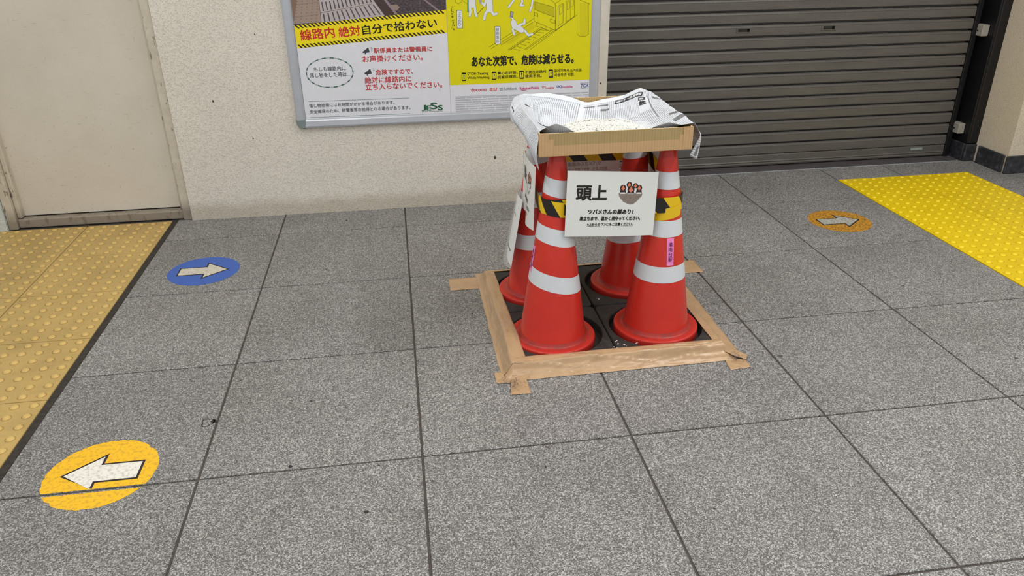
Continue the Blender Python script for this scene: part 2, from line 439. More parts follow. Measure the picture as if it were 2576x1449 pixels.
# text outlines ---------------------------------------------------------------
_tc = {}
def text_outline(s):
    key = s
    if key not in _tc:
        c = bpy.data.curves.new('lettering', 'FONT'); c.body = s; c.resolution_u = 3
        o = bpy.data.objects.new('lettering', c); C.objects.link(o)
        dg = bpy.context.evaluated_depsgraph_get(); dg.update()
        me = bpy.data.meshes.new_from_object(o.evaluated_get(dg))
        V = [(v.co.x, v.co.y) for v in me.vertices]; F = [tuple(p.vertices) for p in me.polygons]
        bpy.data.objects.remove(o); bpy.data.curves.remove(c); bpy.data.meshes.remove(me)
        x0 = min(v[0] for v in V); x1 = max(v[0] for v in V); y0 = min(v[1] for v in V); y1 = max(v[1] for v in V)
        _tc[key] = ([((x - x0) / (x1 - x0), (y - y0) / (y1 - y0)) for x, y in V], F)
    return _tc[key]
class Print:
    """flat print: polygons grouped by colour, each colour one thin layer of the thing it is printed on"""
    def __init__(s, fn, base=0.0003, step=0.00006):
        s.fn = fn; s.d = {}; s.base = base; s.step = step; s.k = 0
    def add(s, key, layer, V, F):
        a = s.d.setdefault((key, layer), ([], [])); n = len(a[0]); s.k += 1
        e = (s.k % 9) * 0.000006
        a[0].extend((x, y, e) for x, y in V); a[1].extend(tuple(i + n for i in f) for f in F)
    def poly(s, key, layer, pts):
        s.add(key, layer, list(pts), [tuple(range(len(pts)))])
    def text(s, txt, key, layer, x, y, w, h, ang=0.0, bold=0.0, shear=0.0):
        V, F = text_outline(txt); ca, sa = math.cos(ang), math.sin(ang)
        n = 0 if bold <= 0 else (4 if bold < 0.0006 else 8)
        strikes = [(0, 0)] + [(bold * math.cos(2 * math.pi * q / n + .4), bold * math.sin(2 * math.pi * q / n + .4)) for q in range(n)]
        for dx, dy in strikes:
            P = []
            for u, v in V:
                a = u * w + shear * v * h + dx; b = v * h + dy
                P.append((x + a * ca - b * sa, y + a * sa + b * ca))
            s.add(key, layer, P, F)
    def build(s, parent, name='print', mats=None):
        for (key, layer), (V, F) in sorted(s.d.items(), key=lambda t: t[0][1]):
            off = s.base + s.step * layer
            me = mesh(name, [s.fn(a, b, off + e) for a, b, e in V], F, (mats or {}).get(key) or ink(key))
            o = obj('lettering' if layer >= 8 else name, me, None, parent)
            o['kind'] = 'stuff'

# ---------------------------------------------------------------- floor
FLOOR_X0, FLOOR_X1, FLOOR_Y0 = -4.5, 7.0, -3.4
WALL_Y = 1.467; SILL_Y = 1.715; SHUT_Y = 1.82
floor = box('floor', FLOOR_X0, FLOOR_X1, FLOOR_Y0, 2.3, -0.06, -0.0035, M_grout)
tag(floor, kind='structure')
floor_label = 'grey speckled granite floor laid in square tiles'
tag(floor, label=floor_label)

_tilecache = {}
def tile(x0, x1, y0, y1, g=0.0034):
    w, d = x1 - x0, y1 - y0
    key = (round(w, 3), round(d, 3))
    if key not in _tilecache:
        _tilecache[key] = box_mesh('paving_tile', -w / 2 + g, w / 2 - g, -d / 2 + g * 0.95, d / 2 - g * 0.95, -0.03, 0.0, M_granite, 0.0012)
    o = bpy.data.objects.new('paving_tile', _tilecache[key]); link(o, floor)
    o.location = ((x0 + x1) / 2, (y0 + y1) / 2, 0)
rows = [FLOOR_Y0, -3.0, -2.4, -1.8, -1.2, -0.6, 0.0, 0.6, 1.2]
TL = -1.151; TR0, TR1 = 2.4205, 3.2205; TRY = 1.4975
cols = [-1.128, -0.6, 0.0, 0.6, 1.2, 1.8, TR0]
for i in range(len(cols) - 1):
    for j in range(len(rows) - 1): tile(cols[i], cols[i + 1], rows[j], rows[j + 1])
    if cols[i] < 0.9: tile(cols[i], cols[i + 1], 1.2, WALL_Y + 0.02 if cols[i] < 0.5 else SILL_Y)
    else: tile(cols[i], cols[i + 1], 1.2, SILL_Y)
tile(TR0, 2.8205, TRY, SILL_Y); tile(2.8205, 3.4, TRY, SILL_Y)
for j in range(len(rows) - 1): tile(TR1, 3.8, rows[j], rows[j + 1]); [tile(3.8 + 0.6 * q, 4.4 + 0.6 * q if q < 4 else FLOOR_X1, rows[j], rows[j + 1]) for q in range(5)]
tile(TR1, 3.8, 1.2, 1.4975); [tile(3.8 + 0.6 * q, 4.4 + 0.6 * q if q < 4 else FLOOR_X1, 1.2, 1.4975) for q in range(5)]
for j in range(len(rows) - 1): [tile(-2.3514 - 0.6 * (q + 1) if q < 3 else FLOOR_X0, -2.3514 - 0.6 * q, rows[j], rows[j + 1]) for q in range(4)]
[tile(-2.3514 - 0.6 * (q + 1) if q < 3 else FLOOR_X0, -2.3514 - 0.6 * q, 1.2, WALL_Y + 0.02) for q in range(4)]
box('joint_strip', TL, -1.128, FLOOR_Y0, WALL_Y + 0.03, -0.02, -0.0022, M_grout_dark, floor)

# a ring-shaped scuff beside a joint and a few dark spots
M_mark = plain('dark_scuff', rgb(58, 54, 56), 0.8, 0.2)
def floor_mark(cx, cy, rx, ry, w, seed):
    rnd = random.Random(seed); V = []; F = []; n = 40
    for i in range(n):
        t = 2 * math.pi * i / n; q = 1 + 0.18 * math.sin(3 * t + seed) + rnd.uniform(-.06, .06); ww = w * rnd.uniform(0.5, 1.3)
        V += [((rx * q + ww) * math.cos(t), (ry * q + ww) * math.sin(t), 0.0004), (max(0, rx * q - ww) * math.cos(t), max(0, ry * q - ww) * math.sin(t), 0.0004)]
    for i in range(n): F.append((2 * i, 2 * ((i + 1) % n), 2 * ((i + 1) % n) + 1, 2 * i + 1))
    o = obj('scuff_mark', mesh('scuff_mark', V, F, M_mark), None, floor); o.location = (cx, cy, 0)
floor_mark(-0.628, -0.334, 0.017, 0.020, 0.0020, 1); floor_mark(-0.610, -0.330, 0.005, 0.006, 0.004, 2)
for i, (x, y, r) in enumerate(((-0.15, -0.80, .006), (-0.33, -0.27, .004), (-0.12, -0.62, .003), (0.33, -0.70, .003), (0.72, -0.93, .004), (-0.29, 1.33, .007), (1.62, -0.05, .003), (1.18, -0.60, .003), (-0.36, -0.585, .006), (0.95, -0.42, .003), (2.0, -0.45, .003), (0.16, 0.22, .004))): floor_mark(x, y, r * .5, r * .5, r * .5, i + 5)

# tactile paving: 400 mm tiles with 7 x 7 moulded domes
def tactile_mesh(mat, rows_n=7):
    bm = bmesh.new(); s = 0.4; h = rows_n / 7 * s; g = 0.0020
    vs = add_box(bm, -s / 2 + g, s / 2 - g, -h + g, -g, -0.03, 0.0012)
    bmesh.ops.bevel(bm, geom=list(bm.edges), offset=0.0012, segments=1, affect='EDGES')
    pit = s / 7
    prof = [(0.0155, 0.00125), (0.0122, 0.0016), (0.0108, 0.0042), (0.0088, 0.0060), (0.0050, 0.0070)]
    n = 14
    for r in range(rows_n):
        for c in range(7):
            cx = -s / 2 + pit * (c + 0.5); cy = -pit * (r + 0.5)
            ring = []
            for rr, z in prof: ring.append([bm.verts.new((cx + rr * math.cos(2 * math.pi * k / n), cy + rr * math.sin(2 * math.pi * k / n), z)) for k in range(n)])
            for q_, (a, b) in enumerate(zip(ring, ring[1:])):
                for k in range(n):
                    f = bm.faces.new((a[k], a[(k + 1) % n], b[(k + 1) % n], b[k])); f.smooth = q_ > 0; f.material_index = 1 if q_ == 0 else 2  # darker ring colour round each dome base, lighter colour on the dome
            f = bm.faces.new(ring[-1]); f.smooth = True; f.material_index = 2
    me = bm_mesh('tactile_tile', bm)
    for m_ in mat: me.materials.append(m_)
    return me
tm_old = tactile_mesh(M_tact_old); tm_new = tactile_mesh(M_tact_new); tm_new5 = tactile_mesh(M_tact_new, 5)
TYL = 1.4726
for c in range(3):
    for r in range(12):
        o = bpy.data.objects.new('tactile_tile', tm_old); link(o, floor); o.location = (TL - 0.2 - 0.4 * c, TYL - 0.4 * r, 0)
for c in range(2):
    x = TR0 + 0.2 + 0.4 * c
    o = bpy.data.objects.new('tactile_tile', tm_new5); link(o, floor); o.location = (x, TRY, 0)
    for r in range(11):
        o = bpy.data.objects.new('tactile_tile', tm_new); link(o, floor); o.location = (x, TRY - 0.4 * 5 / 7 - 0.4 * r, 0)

# ---------------------------------------------------------------- walls
WH = 2.7
bm = bmesh.new()
add_box(bm, FLOOR_X0, -1.915, WALL_Y, WALL_Y + 0.28, 0.0, WH)
wl = tag(obj('wall_left', bm_mesh('wall_left', bm, M_stucco_cool)), kind='structure', label='pale painted wall beyond the left door jamb')
bm = bmesh.new()
add_box(bm, -1.055, 0.998, WALL_Y, WALL_Y + 0.28, 0.0, WH)
add_box(bm, -1.915, -1.055, WALL_Y, WALL_Y + 0.28, 2.06, WH)
wb = tag(obj('wall_back', bm_mesh('wall_back', bm, M_stucco)), kind='structure', label='rough cream stucco wall carrying the poster frame')
PIER_Y = 1.44
bm = bmesh.new(); add_box(bm, 3.405, FLOOR_X1, PIER_Y, 2.3, 0.0, WH)
wr = tag(obj('wall_right', bm_mesh('wall_right', bm, M_stucco_pier)), kind='structure', label='beige stucco pier at the right end of the shutter')
bm = bmesh.new(); add_box(bm, 0.998, 3.405, WALL_Y + 0.06, 2.3, 2.2, WH)
wt = tag(obj('wall_lintel', bm_mesh('wall_lintel', bm, M_stucco)), kind='structure', label='cream wall above the shutter opening')
ceil = tag(box('ceiling', FLOOR_X0, FLOOR_X1, FLOOR_Y0, 2.3, WH, WH + 0.1, plain('ceiling_white', rgb(225, 222, 214), 0.9, 0.2)), kind='structure', label='plain light ceiling')

for x, z, r in ((0.477, 0.242, .009), (-0.855, 0.585, .006), (-0.62, 0.88, .004), (-0.70, 0.40, .004)):      # dark dents in the stucco
    bm = bmesh.new(); bmesh.ops.create_circle(bm, cap_ends=True, segments=9, radius=r, matrix=Matrix.Translation((x, WALL_Y - 0.0012, z)) @ Matrix.Rotation(math.pi / 2, 4, 'X') @ Matrix.Diagonal((0.7, 1, 1, 1)))
    obj('scuff_mark', bm_mesh('scuff_mark', bm, plain('dark_dent', rgb(92, 82, 72), 0.9, 0.1)), None, wb)
# trim between wall and shutter
trim = tag(box('trim_1', 0.999, 1.046, 1.445, SHUT_Y + 0.03, 0.0, 2.2, M_trim, None, 0.003), kind='structure', label='beige metal jamb trim left of the shutter')
for z in (0.60, 1.05, 1.5):
    bm = bmesh.new(); bmesh.ops.create_cone(bm, cap_ends=True, segments=12, radius1=0.004, radius2=0.003, depth=0.003, matrix=Matrix.Translation((1.012, 1.4445, z)) @ Matrix.Rotation(math.pi / 2, 4, 'X'))
    obj('screw', bm_mesh('screw', bm, M_st_line), None, trim)

# skirting of the right pier
base = tag(empty('baseboard_right'), kind='structure', label='black polished stone skirting round the right pier')
def skirt(x0, x1, y0, y1):
    obj('skirting_stone', box_mesh('skirting_stone', x0, x1, y0, y1, 0.0, 0.102, M_skirting, 0.004), None, base)
skirt(3.335, 3.350, 1.716, 1.87)
skirt(3.336, 3.426, 1.694, 1.714)
skirt(3.392, 3.404, 1.455, 1.668)
skirt(3.392, 3.62, 1.424, 1.4395)
[skirt(3.624 + 0.6 * q, 4.220 + 0.6 * q, 1.424, 1.4395) for q in range(5)]

# ---------------------------------------------------------------- door
door = tag(empty('door_1', (-1.485, 1.5, 0)), kind='structure', label='scuffed beige steel door set in a worn painted frame')
def dpart(name, x0, x1, y0, y1, z0, z1, mat, bevel=0.0):
    me = box_mesh(name, x0 + 1.485, x1 + 1.485, y0 - 1.5, y1 - 1.5, z0, z1, mat, bevel)
    return obj(name, me, None, door)
dpart('door_leaf', -1.866, -1.098, 1.536, 1.576, 0.052, 2.0, M_door, 0.002)
dpart('jamb', -1.098, -1.057, 1.478, 1.60, 0.0, 2.05, M_frame_paint, 0.003)
dpart('jamb', -1.913, -1.872, 1.478, 1.60, 0.0, 2.05, M_frame_paint, 0.003)
dpart('head', -1.872, -1.098, 1.478, 1.60, 2.0, 2.05, M_frame_paint, 0.003)
dpart('door_stop', -1.112, -1.099, 1.508, 1.535, 0.05, 2.0, M_frame_paint, 0.003)
dpart('door_stop', -1.871, -1.850, 1.500, 1.535, 0.05, 2.0, M_frame_paint, 0.004)
dpart('sill', -1.872, -1.098, 1.494, 1.60, 0.002, 0.046, M_frame_paint, 0.004)
dpart('gap_seal', -1.866, -1.098, 1.545, 1.570, 0.046, 0.0525, M_rubber_gap)

# ---------------------------------------------------------------- rolling shutter
shut = tag(empty('rolling_shutter', (2.16, SHUT_Y, 0)), 'closed dark brown-grey roller shutter with horizontal slats and two pull slots', 'shutter')
SX0, SX1 = 1.05 - 2.16, 3.318 - 2.16
PIT = 0.0672; Z0 = 0.0755
def extr(prof, x0, x1):
    V = []; F = []; n = len(prof)
    for x in (x0, x1): V += [(x, y, z) for y, z in prof]
    for i in range(n - 1): F.append((i, i + 1, n + i + 1, n + i))
    return V, F
slat_prof = [(0.030, -0.0015), (0.0065, 0.0), (0.0012, 0.001), (0.0, 0.003), (0.0, 0.0415), (0.0016, 0.0422), (0.0016, 0.0434), (0.0002, 0.0442), (0.0035, 0.0520), (0.0095, 0.0565), (0.030, 0.0570), (0.032, 0.0678), (0.040, 0.068), (0.040, -0.0015), (0.030, -0.0015)]
V, F = extr(slat_prof, SX0, SX1)
slat_me = mesh('slat', V, F, M_shutter)
k = 0
while Z0 + PIT * k < 2.2:
    o = bpy.data.objects.new('slat', slat_me); link(o, shut); o.location = (0, 0, Z0 + PIT * k); k += 1
bot = [(0.02, 0.006), (0.0, 0.008), (-0.003, 0.016), (0.0, 0.024), (-0.004, 0.030), (0.0, 0.036), (0.0, 0.066), (0.004, 0.070), (0.012, 0.074), (0.02, 0.074), (0.02, 0.006)]
V, F = extr(bot, SX0, SX1); obj('bottom_bar', mesh('bottom_bar', V, F, M_shutter), None, shut)
obj('guide_rail', box_mesh('guide_rail', SX1 - 0.03, SX1 - 0.001, -0.012, 0.06, 0.0, 2.2, M_black_metal, 0.002), None, shut)
for hx in (1.907, 2.405):
    hz = 0.7795
    h = obj('pull_slot', None or box_mesh('pull_slot', -0.044, 0.044, -0.0035, 0.001, -0.0145, 0.0145, M_shutter, 0.002), None, shut)
    h.location = (hx - 2.16, 0, hz)
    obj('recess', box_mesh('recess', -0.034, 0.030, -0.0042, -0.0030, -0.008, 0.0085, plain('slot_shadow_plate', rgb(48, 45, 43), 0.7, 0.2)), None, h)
    obj('slot_hole', box_mesh('slot_hole', 0.018, 0.033, -0.0048, -0.0036, -0.0085, 0.0085, M_rubber_gap), None, h)
lab = obj('maker_plate', box_mesh('maker_plate', -0.039, 0.039, -0.0012, 0.0, -0.0075, 0.0075, plain('plate_silver', rgb(150, 160, 156), 0.5, 0.4, var=0.3, vs=150)), None, shut)
lab.location = (3.105 - 2.16, 0, 0.056)
sill = tag(box('trim_2', 1.05, 3.38, SILL_Y, 1.90, -0.03, 0.001, M_sill_metal), kind='structure', label='dark steel threshold strip under the shutter')
box('edge_strip', 1.05, 3.32, SILL_Y - 0.0035, SILL_Y + 0.003, -0.02, 0.0022, M_alu, sill)
back = tag(box('wall_recess', 1.05, 3.4, 2.0, 2.1, 0, 2.2, M_black_metal), kind='structure', label='dark recess behind the shutter')

col_ = tag(box('steel_column', 3.352, 3.404, 1.716, 1.95, 0.0, 2.199, M_black_metal, None, 0.006), 'black painted steel column between the shutter and the right pier', 'column')
box('flange_plate', 3.352, 3.440, 1.700, 1.7155, 0.103, 2.199, M_black_metal, col_, 0.006)
for z0, z1, ps in ((0.712, 0.774, 'upper'), (0.152, 0.212, 'lower')):
    sb = tag(empty('sensor_box', (3.3305, 1.80, z0)), 'small pale sensor box on the black column, %s of the two' % ps, 'sensor box', 'sensor boxes on the column')
    obj('housing', box_mesh('housing', -0.0205, 0.0205, -0.038, 0.038, 0.0, z1 - z0, M_switch, 0.003), None, sb)
    bm = bmesh.new(); bmesh.ops.create_cone(bm, cap_ends=True, segments=12, radius1=0.005, radius2=0.005, depth=0.002, matrix=Matrix.Translation((-0.0210, 0.0, (z1 - z0) * 0.45)) @ Matrix.Rotation(math.pi / 2, 4, 'Y'))
    obj('knockout', bm_mesh('knockout', bm, M_rubber_gap), None, sb)

# ---------------------------------------------------------------- poster frame and posters
FX0, FX1, FZ0, FZ1 = -0.484, 1.0, 0.441, 1.56
PX0, PX1, PZ0, PZ1 = -0.4385, 0.9605, 0.4795, 1.515
POST_Y = 1.452
pf = tag(empty('poster_frame', (0.258, WALL_Y, 0.44)), 'wide aluminium poster frame with grey-green corner caps on the cream wall', 'poster frame')
def fpart(name, me): 
    return obj(name, me, None, pf)
def fl(V): return [(x - 0.258, y - WALL_Y, z - 0.44) for x, y, z in V]
# rail cross-section (across the rail from outside to inside, depth towards the viewer)
sec = [(0.0, 0.0), (0.0, 0.017), (0.003, 0.0235), (0.010, 0.026), (0.034, 0.0225), (0.040, 0.0195), (0.0435, 0.0155), (0.0435, 0.0)]
CAP = 0.026
def rail(p0, p1, inward):
    V = []; F = []; n = len(sec)
    d = Vector(inward)
    for p in (p0, p1):
        for a, h in sec: V.append(Vector((p[0], WALL_Y - h, p[1])) + Vector((d.x, 0, d.y)) * a)
    for i in range(n - 1): F.append((i, i + 1, n + i + 1, n + i))
    me = mesh('frame_rail', fl(V), F, M_alu)
    return fpart('frame_rail', me)
rail((FX0, FZ0 + CAP), (FX0, FZ1 - CAP), (1, 0)); rail((FX1, FZ0 + CAP), (FX1, FZ1 - CAP), (-1, 0))
rail((FX0 + CAP, FZ0), (FX1 - CAP, FZ0), (0, 1)); rail((FX0 + CAP, FZ1), (FX1 - CAP, FZ1), (0, -1))
for cx, cz, sx, sz in ((FX0, FZ0, 1, 1), (FX1, FZ0, -1, 1), (FX0, FZ1, 1, -1), (FX1, FZ1, -1, -1)):
    pts = []; R = 0.030
    for q in range(7):
        t = math.pi / 2 * q / 6
        pts.append((cx + sx * (R - R * math.sin(t)), cz + sz * (R - R * math.cos(t))))
    pts += [(cx, cz + sz * 0.045)] if False else []
    # quarter-round cap with a straight inner corner
    outer = [(cx + sx * 0.0, cz + sz * CAP * 1.7)]
    arc = [(cx + sx * (R - R * math.cos(math.pi / 2 * q / 6)), cz + sz * (R - R * math.sin(math.pi / 2 * q / 6))) for q in range(7)]
    poly_ = [(cx + sx * 0.0435, cz + sz * 0.0435), (cx, cz + sz * 0.0435)] + arc + [(cx + sx * 0.0435, cz)]
    n = len(poly_)
    V = [(x, WALL_Y, z) for x, z in poly_] + [(x, WALL_Y - 0.022, z) for x, z in poly_] + [(cx + sx * 0.022 + (x - cx - sx * 0.022) * 0.82, WALL_Y - 0.027, cz + sz * 0.022 + (z - cz - sz * 0.022) * 0.82) for x, z in poly_]
    F = [tuple(range(2 * n, 3 * n))]
    for i in range(n):
        j = (i + 1) % n; F.append((i, j, n + j, n + i)); F.append((n + i, n + j, 2 * n + j, 2 * n + i))
    me = mesh('corner_cap', fl(V), F, M_alu_corner); bm = bmesh.new(); bm.from_mesh(me); bmesh.ops.recalc_face_normals(bm, faces=bm.faces); bm.to_mesh(me); bm.free()
    fpart('corner_cap', me)
fpart('backing_board', mesh('backing_board', *(lambda bx: (bx[0], bx[1]))((fl([(FX0 + .03, WALL_Y - .011, FZ0 + .03), (FX1 - .03, WALL_Y - .011, FZ0 + .03), (FX1 - .03, WALL_Y - .011, FZ1 - .03), (FX0 + .03, WALL_Y - .011, FZ1 - .03), (FX0 + .03, WALL_Y - .001, FZ0 + .03), (FX1 - .03, WALL_Y - .001, FZ0 + .03), (FX1 - .03, WALL_Y - .001, FZ1 - .03), (FX0 + .03, WALL_Y - .001, FZ1 - .03)]), [(0, 1, 2, 3), (4, 7, 6, 5), (0, 4, 5, 1), (1, 5, 6, 2), (2, 6, 7, 3), (3, 7, 4, 0)])), M_alu))

